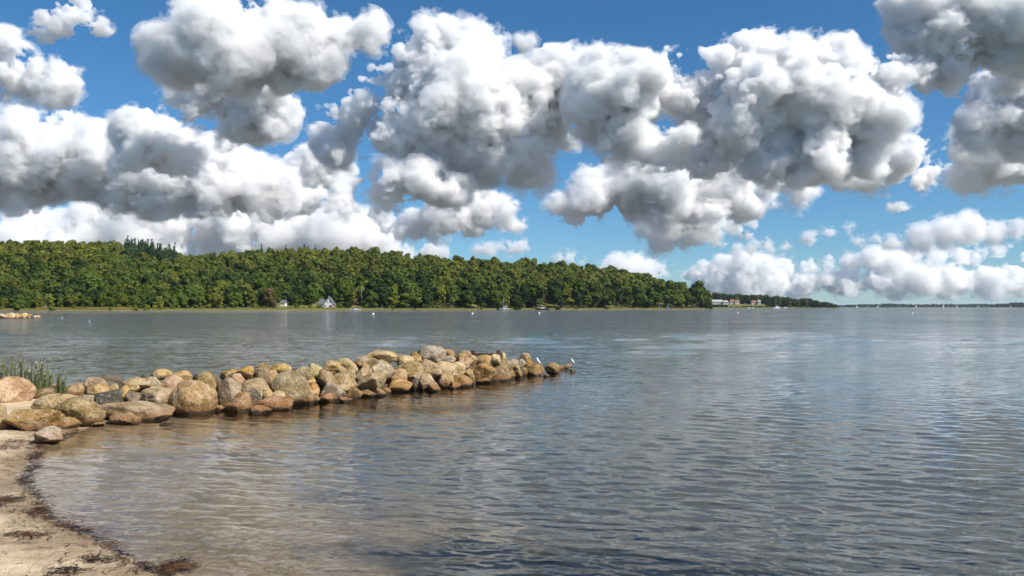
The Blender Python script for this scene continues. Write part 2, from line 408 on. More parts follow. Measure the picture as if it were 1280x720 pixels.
def make_kind(kind, i):
    r = np.random.RandomState(hash(kind) % 1000 if False else sum(map(ord, kind)) + i * 31)
    if kind == 'broad': L = broad_lobes(r, r.uniform(.36, .46), r.uniform(.04, .14), r.uniform(.5, .75)); n, s = 1700, .029
    elif kind == 'tall': L = broad_lobes(r, r.uniform(.25, .31), r.uniform(.10, .18), .6); n, s = 1100, .030
    elif kind == 'bush': L = broad_lobes(r, r.uniform(.55, .68), .02, .6); n, s = 900, .060
    else: L = conifer_lobes(r); n, s = 800, .028
    crown = quads_mesh('crown', crown_quads(r, L, n, s), lobe_cores(L, 1, .80, r), leaf_m)
    b = MB(); top = .55 if kind != 'conifer' else .9
    w = .020
    b.tube([(0, 0, -.06), (.01, 0, .1), (-.005, .01, .3), (.01, 0, top)], [w * 1.5, w, w * .8, w * .3], 6, False)
    for c, rr in L[1:7]:
        if kind in ('broad', 'tall'): b.tube([(0, 0, c[2] * .45), (c[0] * .5, c[1] * .5, c[2] * .75), c], [w * .55, w * .4, w * .15], 4, False)
    me = bpy.data.meshes.new('trunk'); me.from_pydata(b.v, [], b.f); me.materials.append(bark_m)
    return crown, me, L
for kd, cnt in (('broad', 7), ('tall', 4), ('bush', 3), ('conifer', 3)):
    KINDS[kd] = [make_kind(kd, i) for i in range(cnt)]
HSH = [(-260,7),(0,9.5),(150,10),(250,12),(320,14),(450,18),(600,22),(750,25),(850,28),(884,28)]
HIN = [(-260,14),(0,14),(300,16),(600,20.5),(884,23)]
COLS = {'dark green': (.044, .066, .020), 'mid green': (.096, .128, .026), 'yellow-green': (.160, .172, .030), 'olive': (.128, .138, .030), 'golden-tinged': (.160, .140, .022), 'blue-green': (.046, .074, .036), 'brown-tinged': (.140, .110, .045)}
def clearing(px, dd):
    """open ground round the houses"""
    return (335 < px < 462 and dd < 26) or (344 < px < 366 and dd < 42) or (270 < px < 345 and dd < 12) or (393 < px < 432 and dd < 38)
# candidate spots, dart-throwing with a spacing that suits the crowns
spots = []
cell = {}
def try_spot(px, t, H, wr, kind, colr, force=False):
    x, y, z = (float(q) for q in hill_pt(px, t)); r = H * wr
    key = (int(x // 12), int(y // 12))
    if not force:
        for i in (-1, 0, 1):
            for j in (-1, 0, 1):
                for (qx, qy, qr) in cell.get((key[0] + i, key[1] + j), ()):
                    if (qx - x) ** 2 + (qy - y) ** 2 < (.75 * (r + qr)) ** 2: return False
    cell.setdefault(key, []).append((x, y, r))
    spots.append(dict(px=px, t=t, x=x, y=y, z=z, H=H, r=r, kind=kind, col=colr)); return True
rr = random.Random(8)
# trees one can point out
for px, t, H, kind, colr in [(335,.030,15,'broad','brown-tinged'),(372,.030,10.5,'broad','mid green'),(318,.02,4.5,'bush','yellow-green'),(330,.012,3.0,'bush','yellow-green'),(388,.020,3.6,'bush','yellow-green'),(399,.02,3.2,'bush','mid green'),
        (380,.012,2.6,'bush','yellow-green'),(424,.024,4.5,'bush','mid green'),(434,.026,5.5,'bush','dark green'),(365,.010,2.2,'bush','olive'),(345,.010,2.2,'bush','olive'),
        (873,.03,34,'tall','mid green'),(880,.05,17,'tall','dark green'),(866,.06,25,'tall','dark green'),(858,.04,22,'broad','mid green'),(845,.12,29,'broad','mid green'),(836,.16,30,'broad','mid green'),(850,.03,17,'broad','yellow-green'),(882,.10,12,'bush','dark green'),(877,.12,16,'broad','mid green')]:
    try_spot(px, t, H, {'broad': .42, 'tall': .28, 'bush': .6, 'conifer': .17}[kind], kind, colr, True)
for px in [159,164,168,172,176,181,184,190,156,178]:                      # fir stand on the ridge and on the slope below it
    try_spot(px, 1.0 + rr.uniform(-.05, .05), rr.uniform(20, 24), .17, 'conifer', 'dark green', True)
for px in [380,394,357,326]: try_spot(px, 1.02, rr.uniform(21, 24), .16, 'conifer', 'dark green', True)
for k in range(26): try_spot(158 + 2.4 * k, (.80 + rr.uniform(-.12, .12)), rr.uniform(20, 25), .16, 'conifer', 'blue-green', True)
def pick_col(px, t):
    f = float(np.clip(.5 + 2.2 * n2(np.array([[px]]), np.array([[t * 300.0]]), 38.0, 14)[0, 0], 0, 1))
    hi = sst((t - .45) / .35) if px < 620 else .5                     # sunlit tops and darker lower slope, painted into the leaf colours
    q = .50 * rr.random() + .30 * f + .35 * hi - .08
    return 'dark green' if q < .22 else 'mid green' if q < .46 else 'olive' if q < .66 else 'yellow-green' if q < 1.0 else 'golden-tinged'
px = -40.0
while px < 884:                                                           # the row along the water
    d0 = float(interp(px, D0)); H = float(interp(px, HSH)) * rr.uniform(.75, 1.2)
    t = rr.uniform(3, 7) / float(interp(px, SPAN))
    if not clearing(px, t * float(interp(px, SPAN))):
        kd = 'broad' if rr.random() < .75 else 'tall'
        try_spot(px, t, H, .42 if kd == 'broad' else .28, kd, rr.choice(['mid green', 'mid green', 'yellow-green', 'yellow-green' if px < 330 else 'dark green', 'mid green']))
    px += .5 * H * .42 * FPX / d0
for k in range(26000):
    px = rr.uniform(-200, 884); t = rr.random() ** .8 * 1.12
    sp = float(interp(px, SPAN)); dd = t * sp
    if dd < 6 or clearing(px, dd): continue
    mixf = min(1, dd / 60.0)
    H = (float(interp(px, HSH)) * (1 - mixf) + float(interp(px, HIN)) * mixf) * rr.uniform(.68, 1.24)
    if px > 820 and t > .35: H *= .8
    kd = 'broad' if rr.random() < .72 else 'tall'
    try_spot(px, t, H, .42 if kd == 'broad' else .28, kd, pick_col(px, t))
for k in range(60):                                                       # low growth along the shore, uneven
    px = rr.uniform(0, 880)
    if not 300 < px < 462: try_spot(px, rr.uniform(.003, .014), rr.uniform(1.6, 4.2), .6, 'bush', rr.choice(['mid green', 'yellow-green', 'olive']), True)
def part_tint(c):
    k_ = rr.uniform(.80, 1.22)
    return tuple(max(.01, q * k_ * rr.uniform(.95, 1.05)) for q in c)
# which of them show: walk every column of the picture from the front
hor = np.full(1400, -1e9)
for s in sorted(spots, key=lambda s: s['y']):
    a = int(s['px'] - s['r'] / s['y'] * FPX) + 300; b = int(s['px'] + s['r'] / s['y'] * FPX) + 301
    a, b = max(a, 0), min(max(b, a + 1), 1400)
    top = (s['z'] + s['H'] - CAMZ) / s['y'] * FPX
    vis = np.clip(top - hor[a:b], 0, s['H'] / s['y'] * FPX)
    inside = np.arange(a, b); vis = vis[(inside > 300) & (inside < 1240)] if True else vis
    s['show'] = float(vis.sum()) if len(vis) else 0.0
    hor[a:b] = np.maximum(hor[a:b], top - .22 * s['H'] / s['y'] * FPX * 1.0)
named = sorted([s for s in spots if s['show'] > 0 and -5 < s['px'] < 890], key=lambda s: -s['show'])
must = [s for s in spots[:20]]
pick = must + [s for s in named if s not in must][:300 - len(must)]
pid = set(id(s) for s in pick)
LAND = [(14, 'the left stone jetty'), (174, 'the ridge-top firs'), (285, 'the boathouse'), (355, 'the white cottage'), (409, 'the gabled house'), (444, 'the blue-covered yacht'), (520, 'the gabled house by a hundred metres'), (590, 'the mid-water buoy'), (630, 'the small bare-masted yacht'), (678, 'the dark-hulled yacht'), (862, 'the motor cruiser')]
LAND = [l for l in LAND if l[0] != 520]
BANDS = [(.0, .035, 'in the shore row'), (.035, .10, 'in the second row'), (.10, .28, 'low on the slope'), (.28, .55, 'mid-slope'), (.55, .85, 'high on the slope'), (.85, 9, 'on the ridge')]
KN = {'broad': 'round-crowned tree', 'tall': 'slender tree', 'bush': 'low bush', 'conifer': 'pointed fir'}
ORD = ['first', 'second', 'third', 'fourth', 'fifth', 'sixth', 'seventh', 'eighth', 'ninth', 'tenth', 'eleventh', 'twelfth', 'thirteenth', 'fourteenth', 'fifteenth', 'sixteenth', 'seventeenth', 'eighteenth', 'nineteenth', 'twentieth']
buckets = {}
for s in pick:
    if s['kind'] != 'conifer':
        lx, ln = min(LAND, key=lambda l: abs(l[0] - s['px']))
    else: lx, ln = 355, 'the white cottage'
    if s['kind'] == 'conifer' and s['px'] < 260: lx, ln = (0, 'left edge')
    side = 'right of' if s['px'] >= lx else 'left of'
    bn = next(b[2] for b in BANDS if b[0] <= s['t'] < b[1])
    buckets.setdefault((s['col'], s['kind'], bn, side, ln), []).append((abs(s['px'] - lx), s))
for (cl, kd, bn, side, ln), lst in buckets.items():
    for k, (dd, s) in enumerate(sorted(lst, key=lambda q: q[0])):
        o_ = f"{ORD[k]} " if len(lst) > 1 else ''
        s['label'] = f"{o_}{cl} {KN[kd]} {bn}, {side} {ln}"
        if ln.startswith('left edge'): s['label'] = f"{o_}{cl} {KN[kd]} {bn}, counted from the left edge"
def place(s, i):
    crown, trunk, L = KINDS[s['kind']][i % len(KINDS[s['kind']])]
    wr = {'broad': .42, 'tall': .28, 'bush': .6, 'conifer': .17}[s['kind']]
    nm = {'broad': 'broadleaf_tree', 'tall': 'broadleaf_tree', 'bush': 'shrub', 'conifer': 'fir_tree'}[s['kind']]
    e = empty(nm, (s['x'], s['y'], s['z'] - .3), s['label'], 'bush' if s['kind'] == 'bush' else 'tree', 'trees of the wooded hill', rr.uniform(0, 6.28))
    u_ = rr.uniform(.88, 1.22); e.scale = (s['H'] * u_, s['H'] * u_, s['H'])
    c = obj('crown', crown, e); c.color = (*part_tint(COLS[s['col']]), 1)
    obj('trunk', trunk, e)
for i, s in enumerate(pick): place(s, rr.randrange(100))
# the rest of the wood, hidden or a few pixels each, is one mass
LOW = {}
def low_kind(kind, i):
    r = np.random.RandomState(i * 7 + len(kind)); L = KINDS[kind][i % len(KINDS[kind])][2]
    q = crown_quads(r, L, 420 if kind != 'conifer' else 300, .05 if kind != 'conifer' else .035)
    return q, lobe_cores(L, 1, .82, r)
for kd in ('broad', 'tall', 'bush', 'conifer'): LOW[kd] = [low_kind(kd, i) for i in range(3)]
QV, CV, CF, QC, CC, off = [], [], [], [], [], 0
for s in spots:
    if id(s) in pid or s['show'] <= 0 and (s['px'] > -5 or s['t'] > .5): continue
    q, (cv, cf) = LOW[s['kind']][rr.randrange(3)]
    a = rr.uniform(0, 6.28); Rm = np.array([[math.cos(a), -math.sin(a), 0], [math.sin(a), math.cos(a), 0], [0, 0, 1]]) * s['H']
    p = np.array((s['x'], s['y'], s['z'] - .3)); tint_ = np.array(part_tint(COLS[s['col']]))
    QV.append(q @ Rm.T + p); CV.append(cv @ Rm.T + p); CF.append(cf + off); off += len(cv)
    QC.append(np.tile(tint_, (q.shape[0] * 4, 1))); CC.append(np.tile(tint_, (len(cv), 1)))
me = quads_mesh('woodland', np.concatenate(QV), (np.concatenate(CV), np.concatenate(CF)), wood_leaf_m)
ca = me.color_attributes.new('tint', 'FLOAT_COLOR', 'POINT')
cc = np.concatenate([np.concatenate(QC), np.concatenate(CC)]); cc = np.concatenate([cc, np.ones((len(cc), 1))], 1).astype(np.float32)
ca.data.foreach_set('color', cc.ravel())
tag(obj('woodland', me), kind='stuff')
print('trees', len(spots), 'named', len(pick), 'mass', len(QV))
# pale bare trunks between the shore trees
def bare_tree(px, t, H, seed, label):
    x, y, z = (float(q) for q in hill_pt(px, t)); r = random.Random(seed); b = MB()
    b.tube([(0, 0, -.3), (.1, 0, H * .4), (-.1, .1, H * .75), (.1, 0, H)], [.22, .17, .12, .04], 6)
    for k in range(9):
        h = H * r.uniform(.4, .95); a = r.uniform(0, 6.28); l = H * r.uniform(.1, .25)
        b.tube([(0, 0, h), (math.cos(a) * l * .6, math.sin(a) * l * .6, h + l * .5), (math.cos(a) * l, math.sin(a) * l, h + l)], [.09, .06, .02], 4)
    tag(b.build('bare_tree', pale_bark_m, None, (x, y, z)), label, 'dead tree', 'bare pale trees in the wood')
for k, (px, t, H, lb) in enumerate([(18, .012, 8, 'pale bare trunk at the shore above the far stone jetty'), (57, .014, 9, 'pale bare trunk at the shore, left of the reed bed'), (109, .20, 13, 'pale dead tree on the slope, leftmost of the bare trees up there'), (138, .21, 13, 'pale dead tree on the slope, below the left end of the fir stand'), (210, .26, 15, 'pale dead tree on the slope, left of a close pair'), (234, .25, 15, 'pale dead tree on the slope, rightmost of the bare trees'), (452, .035, 15, 'thin bare trunk right of the yacht with a blue sail cover'), (677, .018, 12, 'bare golden trunk behind the dark-hulled yacht')]):
    bare_tree(px, t, H, k, lb)
# reeds and rough grass along the far edge: a strip nobody could count
def strip(name, segs, dens, mat, hh, seed):
    r = np.random.RandomState(seed); V = []
    for px0, px1, t0, t1 in segs:
        n = int((px1 - px0) * dens); px = r.uniform(px0, px1, n); t = r.uniform(t0, t1, n)
        x, y, z = hill_pt(px, t); h = hh * r.uniform(.6, 1.2, n); w = .12 + .1 * r.rand(n); l = r.normal(size=n) * .25
        V.append(np.stack([np.stack([x - w, y, z - .1], 1), np.stack([x + w, y, z - .1], 1), np.stack([x + w * .5 + l, y, z + h], 1), np.stack([x - w * .5 + l, y, z + h], 1)], 1))
    V = np.concatenate(V).reshape(-1, 3)
    tag(obj(name, mesh_np(name, V, np.arange(len(V)).reshape(-1, 4), mat)), kind='stuff')
reed_m = mottled('reed', (.30, .24, .07), (.22, .21, .05), .25, .9, .0)
rough_m = mottled('rough grass', (.20, .23, .05), (.28, .25, .08), .25, .9, .0)
strip('reeds', [(45, 168, .002, .014)], 30, reed_m, 1.5, 1)
strip('shore_grass', [(168, 470, .002, .012), (300, 460, .012, .03), (470, 884, .001, .006), (-60, 45, .001, .01)], 22, rough_m, .9, 2)
# ---------------------------------------------------------------- clouds: closed meshes filled with an even, bright, scattering volume
def cloud_meshes(puffs, base_y, D, seed, mats, stretch=1.0, pix=1.15, big=1.0):
    """puffs: (px, py, r) of the photograph at distance D, every puff a heap of smaller ones"""
    rng = np.random.RandomState(seed)
    m = D / FPX                                       # metres per photo pixel
    zb = CAMZ + ray(640, base_y).z * D
    S = []
    for (x, y, r) in puffs:
        v = ray(x, y); c = np.array(v) * D + np.array((0, 0, CAMZ))
        rr = r * m * big * SPREAD
        for k in range(2 if r > 20 else 1):
            cc = c + np.array((0, rng.uniform(-0.7, 0.7) * rr * stretch, 0))
            S.append((cc, rr * 0.80, 0))
    lev = list(S)
    for k in range(int(len(puffs) * 2.5)):            # torn scraps round the edge
        x, y, r = puffs[rng.randint(len(puffs))]
        a = rng.uniform(-.3, math.pi + .3); q = r * big * rng.uniform(.95, 1.3)
        v = ray(x + q * math.cos(a), y - q * math.sin(a))
        S.append((np.array(v) * D + np.array((0, rng.uniform(-.5, .5) * r * m, CAMZ)), rng.uniform(.05, .16) * r * m, 1))
    for gen, (n, ra, rb) in enumerate([(12, .34, .60), (6, .3, .5)]):
        nxt = []
        for (c, r, g) in lev:
            if gen == 1 and r < 5.0 * m: continue
            for k in range(n):
                d = rng.normal(size=3); d /= np.linalg.norm(d)
                if d[2] < -0.25: d[2] *= -1
                q = c + d * r * rng.uniform(.78, 1.0)
                nxt.append((q, r * rng.uniform(ra, rb), g + 1))
        S += nxt; lev = nxt
    h = max(pix * m, 1.5)
    C = np.array([s[0] for s in S]); Rr = np.array([s[1] for s in S])
    pad = 28 * m
    lo = (C - Rr[:, None]).min(0) - pad; hi = (C + Rr[:, None]).max(0) + pad
    lo[2] = max(lo[2], zb - 3 * pad)
    shp = tuple(np.ceil((hi - lo) / h).astype(int) + 2)
    f = np.full(shp, 1e3, np.float32)
    gen = np.array([s[2] for s in S])
    for c, r, g_ in zip(C, Rr, gen):
        mg = r + (26 * m if g_ == 0 else min(13 * m, .8 * r) if g_ == 1 else .4 * r) + 2 * h
        a = np.maximum(np.floor((c - mg - lo) / h).astype(int), 0)
        b = np.minimum(np.ceil((c + mg - lo) / h).astype(int) + 1, shp)
        if (b <= a).any(): continue
        X = (lo[0] + h * np.arange(a[0], b[0]) - c[0])[:, None, None]
        Y = (lo[1] + h * np.arange(a[1], b[1]) - c[1])[None, :, None]
        Z = (lo[2] + h * np.arange(a[2], b[2]) - c[2])[None, None, :]
        d = (np.sqrt(X * X + Y * Y + Z * Z) - r).astype(np.float32)
        v = f[a[0]:b[0], a[1]:b[1], a[2]:b[2]]
        np.minimum(v, d, out=v)
    near = np.argwhere(np.abs(f) < 25 * m)
    P = near * h + lo
    P[:, 2] *= 1.25
    nz = np.zeros(len(P), np.float32); rm = float(np.median([p[2] for p in puffs]))
    for o, (s, w, bil) in enumerate([(110, 30, 0), (52, 26, 0), (26, 16, 0), (12, 12.0, 0), (17, 13.0, 1), (8, 8.0, 1), (5.2, 7.5, 0), (3.9, 4.0, 1), (2.5, 4.2, 0)]):
        w *= min(1.0, (rm / 24.0) * max(1.0, 12.0 / s))
        q = lattice_noise(P / (s * m), seed + o * 3)
        nz += w * ((0.12 - np.abs(q)) if bil else q)
    nz *= m
    nt_ = tuple(near.T)
    # the flat, slightly uneven base
    gx = lo[0] + h * np.arange(shp[0]); gy = lo[1] + h * np.arange(shp[1])
    G = np.stack([np.repeat(gx, shp[1]), np.tile(gy, shp[0]), np.zeros(shp[0] * shp[1])], 1)
    bz = sum(w * lattice_noise(G / (s * m), seed + 40) for s, w in ((60, 14.0), (22, 6.0)))
    bz = zb + (bz * m * 1.2).reshape(shp[0], shp[1], 1)
    cut = (bz - (lo[2] + h * np.arange(shp[2]))[None, None, :]).astype(np.float32) * 0.8
    obs = []
    for name, mat, ragged, grow in mats:
        F = f.copy(); F[nt_] += nz * ragged - grow * m; F[F > 60 * m] = 60 * m
        F3 = cut - grow * m; F3[nt_] += nz * .7; F = np.maximum(F, F3)
        F[0] = F[-1] = 1; F[:, 0] = F[:, -1] = 1; F[:, :, 0] = F[:, :, -1] = 1
        V, Q = surface_nets(F, lo, h)
        if not len(Q): continue
        me = bpy.data.meshes.new(name)
        if not obs: org = V.mean(0); org[2] = V[:, 2].min()
        V = V - org
        me.vertices.add(len(V)); me.vertices.foreach_set('co', V.astype(np.float32).ravel())
        me.loops.add(len(Q) * 4); me.loops.foreach_set('vertex_index', Q.astype(np.int32).ravel())
        me.polygons.add(len(Q)); me.polygons.foreach_set('loop_start', np.arange(0, len(Q) * 4, 4, dtype=np.int32))
        me.update(calc_edges=True)
        me.materials.append(mat)
        o = bpy.data.objects.new(name, me); COL.objects.link(o)
        if obs: o.parent = obs[0]
        else: o.location = org
        obs.append(o)
    return obs
def cloud_mat(density, g=0.1, color=(.997, .997, .998)):
    m = bpy.data.materials.new('cloud vapour'); m.use_nodes = True; t = m.node_tree; t.nodes.clear()
    o = t.nodes.new('ShaderNodeOutputMaterial'); v = t.nodes.new('ShaderNodeVolumeScatter')
    v.inputs['Color'].default_value = (*color, 1); v.inputs['Density'].default_value = density; v.inputs['Anisotropy'].default_value = g
    t.links.new(v.outputs[0], o.inputs['Volume'])
    return m
H = 900.0
CLOUDS = [
 # base_y, distance or None, puffs
 (60, 2600, [(70,30,24),(95,22,24),(115,36,15),(58,38,16)]),
 (118, 3200, [(5,62,22),(35,92,20),(70,103,22),(92,98,11),(0,92,28)]),
 (112, 3200, [(225,78,30),(280,45,38),(335,48,42),(385,55,36),(430,52,16),(458,45,16),(300,80,36),(350,80,36),(250,70,30),(400,85,24)]),
 (182, 4600, [(228,120,20),(285,125,36),(330,125,30),(300,158,26),(338,148,20),(255,140,22)]),
 (268, None, [(85,168,22),(122,178,20),(20,205,32),(60,205,36),(110,212,34),(150,222,34),(30,240,34),(0,232,34)]),
 (225, 4900, [(180,165,26),(195,188,34),(212,205,24),(172,200,18)]),
 (266, 7600, [(250,215,26),(280,216,24),(310,232,24),(230,245,32),(270,250,30),(200,250,28),(340,246,20)]),
 (324, 13500, [(10,305,20),(50,308,18),(100,305,20),(150,308,18),(200,306,20),(250,308,18),(300,306,20),(345,306,18),(390,306,18),(430,308,14),(20,285,22),(60,290,20),(105,285,20),(140,292,18),(180,290,22),(220,285,20),(265,290,24),(300,283,26),(340,290,22),(380,293,22),(420,290,22),(455,297,18),(330,275,20),(250,300,18),(160,300,18),(172,298,20),(186,302,20),(230,300,20),(280,300,20)]),
 (240, None, [(555,52,22),(530,78,34),(575,85,40),(500,112,36),(462,122,30),(440,150,30),(615,132,36),(665,134,36),(700,112,30),(726,92,18),(560,150,56),(640,168,50),(500,170,46),(412,178,26),(690,160,36),(660,212,24),(600,200,36),(540,195,36)]),
 (264, 6000, [(440,246,18),(480,238,24),(530,238,24),(570,245,20)]),
 (299, 10000, [(480,284,12),(545,288,14),(590,284,16),(640,280,12),(520,282,16),(560,275,22),(600,268,24),(630,270,17),(500,288,9)]),
 (277, 8400, [(350,230,19),(380,212,21),(410,220,22),(340,260,22),(380,255,26),(420,260,18),(462,266,15)]),
 (225, None, [(760,132,42),(800,112,38),(748,102,28),(830,85,26),(860,112,36),(780,168,24),(900,75,26),(930,82,36),(980,92,36),(1030,97,30),(1040,74,10),(1000,130,46),(1050,140,40),(1095,150,26),(920,150,56),(960,190,36),(1020,195,32),(880,190,34),(1080,190,26),(840,195,30),(1110,170,20),(1040,205,24),(1090,205,20),(1000,215,20),(950,215,20),(745,150,26)]),
 (292, 9400, [(750,250,30),(790,245,34),(720,270,20),(700,277,10),(770,228,20),(830,255,32),(870,240,32),(910,238,26),(960,232,22),(930,262,24),(880,270,22),(840,278,16),(985,226,20),(700,262,14),(735,258,22),(1000,240,14)]),
 (313, 13000, [(820,290,14),(845,288,16),(880,288,18),(915,284,16),(940,278,14),(830,300,12),(860,296,16),(900,298,14),(935,294,14),(950,300,10)]),
 (246, 6600, [(1075,222,16),(1050,225,14),(1120,205,26),(1140,184,13),(1160,215,14),(1095,215,16),(1140,225,16)]),
 (241, 6200, [(1195,197,18),(1230,205,24),(1270,203,26),(1255,215,20),(1210,220,16),(1180,185,10),(1285,200,30)]),
 (135, 3300, [(1130,25,22),(1160,52,36),(1210,40,44),(1260,50,46),(1112,95,28),(1150,100,30),(1190,95,34),(1240,80,36),(1120,8,15),(1165,125,10),(1300,60,50)]),
 (188, 4000, [(1232,160,20),(1262,140,30),(1285,120,36),(1272,168,20),(1300,150,40)]),
 (263, 7000, [(1122,260,8),(1115,260,6),(1130,259,5)]),
 (312, 12000, [(1075,306,8),(1110,308,8),(1150,301,10),(1180,293,12),(1215,286,13),(1245,293,11),(1268,289,8),(1092,302,6)]),
 (318, 12500, [(985,308,7),(1010,300,8),(1040,292,7),(1060,287,5),(940,310,9),(960,308,8),(925,313,6)]),
 (322, 14000, [(600,315,7),(652,311,9),(613,314,7),(640,312,8),(660,314,6),(628,310,6)]),
 (336, 17000, [(699,328,8),(712,325,9),(726,330,5)]),
 (324, 14000, [(485,316,13),(510,317,10),(470,318,10),(540,314,12),(555,317,8)]),
 (350, 20000, [(760,338,9),(745,342,8),(785,342,9),(805,344,8),(820,345,9),(775,335,10),(795,333,11),(815,337,9),(830,340,8),(770,328,6)]),
 (374, 30000, [(850,345,10),(870,342,12),(890,350,16),(905,340,13),(930,334,12),(955,336,12),(985,334,11),(1010,336,11),(1035,330,10),(1060,332,12),(1090,326,11),(1115,330,12),(1145,326,10),(1170,324,12),(1200,320,11),(1225,324,12),(1250,318,10),(1275,322,14),(930,355,14),(970,357,15),(1010,356,15),(1055,355,16),(1100,354,16),(1145,352,16),(1190,350,17),(1235,348,17),(1280,350,20),(880,365,12),(940,368,10),(1000,367,10),(1060,367,10),(1120,367,10),(1180,366,10),(1240,366,10)] + [(860 + 431 * k / 40 % 430, 348 + 17 * ((k * 7) % 11) / 11, 6 + k % 5) for k in range(40)]),
 (66, 2500, [(655,55,7),(648,50,5),(662,50,4)]),
]
CL_LABEL = ['small white cloud alone at the upper left of the sky', 'ragged white cloud cut by the left edge near the top', 'large grey-bellied cloud high on the left', 'lower lobe hanging under the large high cloud on the left',
 'heaped white cloud bank at the left edge above the hill', 'dark grey rounded knob of cloud in front of the left bank', 'row of grey-bottomed cumulus right of the dark knob', 'long low pale cloud layer just above the wooded hill',
 'great white cumulus tower in the middle of the sky', 'dark flat strip of cloud under the great central tower', 'bright white cloud low beneath the dark strip', 'tumbled white cumulus between the left row and the central tower',
 'huge cumulus mass right of the centre with a grey left flank', 'broad cumulus below the huge mass right of the centre', 'low fringe of cloud under the broad lower cumulus', 'ragged cloud at the right end of the huge mass',
 'grey-based cloud at the right edge, below the dark one', 'big dark-bellied cloud in the top right corner', 'dark grey cloud at the right edge under the corner cloud', 'tiny grey puff alone in blue sky on the right',
 'long thin row of small clouds low at the right edge', 'small clouds in a thin row over the second headland', 'little flat cloud above the middle of the ridge', 'tiny white cloud touching the ridge right of the middle',
 'small white clouds peeping over the ridge left of the middle', 'low white clouds over the falling end of the ridge', 'long pale cloud bank on the right horizon', 'small white wisp alone between the two great clouds at the top']
KD, KC, KF, SPREAD = 8.5, 5.0, 2.2, 1.06
THIN = {26: .9, 7: .6, 24: .6, 25: .6, 20: .6, 21: .6, 22: .7, 23: .7}
BIG = {4: 1.15, 6: 1.2, 7: 1.35, 11: 1.15, 20: 1.2, 21: 1.2, 22: 1.25, 23: 1.3, 24: 1.15, 25: 1.3, 15: 1.3, 16: 1.2, 26: 1.0, 14: 1.2}
t0 = time.time()
CM = {}
tot = 0
for i, (by, D, pf) in enumerate(CLOUDS):
    D = D or H / ray(640, by).z
    mpx = D / FPX
    obs = cloud_meshes(pf, by, D, i * 7 + 3, [('cloud', cloud_mat(KD * THIN.get(i, 1) / (60 * mpx)), 1.0, 0.0), ('core', cloud_mat(KC * THIN.get(i, 1) / (60 * mpx)), .8, -6.0), ('fringe', cloud_mat(KF / (60 * mpx)), 1.7, 2.6)], big=BIG.get(i, 1.0))
    tag(obs[0], CL_LABEL[i], 'cloud', 'cumulus clouds')
    tot += sum(len(q.data.polygons) for q in obs)
print('clouds', time.time() - t0, tot)
# ---------------------------------------------------------------- houses
white_m = mottled('white render', (.72, .70, .66), (.82, .80, .76), .6, .8, .005)
slate_m = mottled('grey roof tiles', (.10, .10, .11), (.16, .155, .16), 1.5, .8, .03)
redroof_m = mottled('red roof tiles', (.30, .10, .07), (.38, .14, .10), 1.5, .8, .03)
brick_m = mottled('red brick', (.36, .15, .10), (.46, .22, .15), 3, .85, .02)
t = NT('window glass'); glass_m = t.bsdf((.02, .025, .03), .15, spec=.5)
paint_m = mottled('white paint', (.78, .78, .77), (.84, .84, .83), 1.0, .45, .002)
bluec_m = mottled('blue canvas', (.03, .06, .20), (.05, .09, .26), 2, .8, .01)
darkh_m = mottled('dark hull paint', (.015, .02, .035), (.025, .03, .05), 1, .4, .002)
alu_m = mottled('mast metal', (.45, .45, .46), (.55, .55, .56), 2, .45, .002, metal=.6)
tan_m = mottled('varnished spar', (.42, .24, .08), (.50, .30, .12), 2, .5, .002)
sail_m = mottled('sail cloth', (.80, .80, .78), (.86, .86, .84), .5, .8, .003)
def hpos(px, inland):
    sp = float(interp(px, SPAN)); return [float(q) for q in hill_pt(px, inland / sp)]
x, y, z = hpos(409, 14); s = y / FPX
h = empty('house', (x, y, z - .2), 'white house with a tall front gable and red chimney by the far shore', 'house')
g = MB(); w, eh, ph = 6.6, 2.6, 7.6
g.prism([(-w/2, -1), (w/2, -1), (w/2, eh), (0, ph), (-w/2, eh)], -4, 4); wl = g.build('wall', white_m, h, (1.9, 0, 0))
for sx in (-1, 1):
    r = MB(); r.prism([(0, ph + .12), (sx * (w/2 + .5), eh - .62), (sx * (w/2 + .5), eh - .32), (0, ph + .45)], -4.3, 4.2); r.build('roof', slate_m, h, (1.9, 0, 0))
MB().box(-.9, .0, -1.2, -.3, 5.4, 8.9).build('chimney', brick_m, h, (1.9, 0, 0))
for wx, wz, ww, wh in ((-.95, 4.6, .8, .9), (.95, 4.6, .8, .9), (-2.2, 1.7, .9, 1.2), (1.5, 1.3, 2.2, 1.6)):
    f = MB().box(wx - ww/2, wx + ww/2, -4.06, -3.9, wz - wh/2, wz + wh/2).build('window', glass_m, h, (1.9, 0, 0))
    MB().box(wx - ww/2 - .08, wx + ww/2 + .08, -4.10, -4.02, wz - wh/2 - .12, wz - wh/2 - .01).build('sill', paint_m, f)
a = MB(); a.prism([(-5.6, -1), (-1.6, -1), (-1.6, 3.2), (-5.6, 3.2)], -2.4, 2.4); a.build('annex', white_m, h)
a = MB(); a.add([(-5.9, -2.9, 2.9), (-1.5, -2.9, 2.9), (-1.5, 0, 6.6), (-5.9, 0, 6.6), (-5.9, 2.9, 2.9), (-1.5, 2.9, 2.9)], [(0, 1, 2, 3), (3, 2, 5, 4), (0, 3, 4), (1, 5, 2), (0, 4, 5, 1)]); a.build('annex_roof', slate_m, h)
MB().box(-4.4, -3.4, -2.46, -2.3, .7, 2.0).build('window', glass_m, h)
MB().box(3.0, 7.6, -6.6, -6.2, -1, 1.1).build('terrace_wall', brick_m, h)
x, y, z = hpos(354.5, 30)
h = empty('cottage', (x, y, z), 'small white cottage with a dark roof half hidden by a brown-tinged tree', 'house')
MB().box(-1.9, 1.9, -2.5, 2.5, -1, 2.1).build('wall', white_m, h)
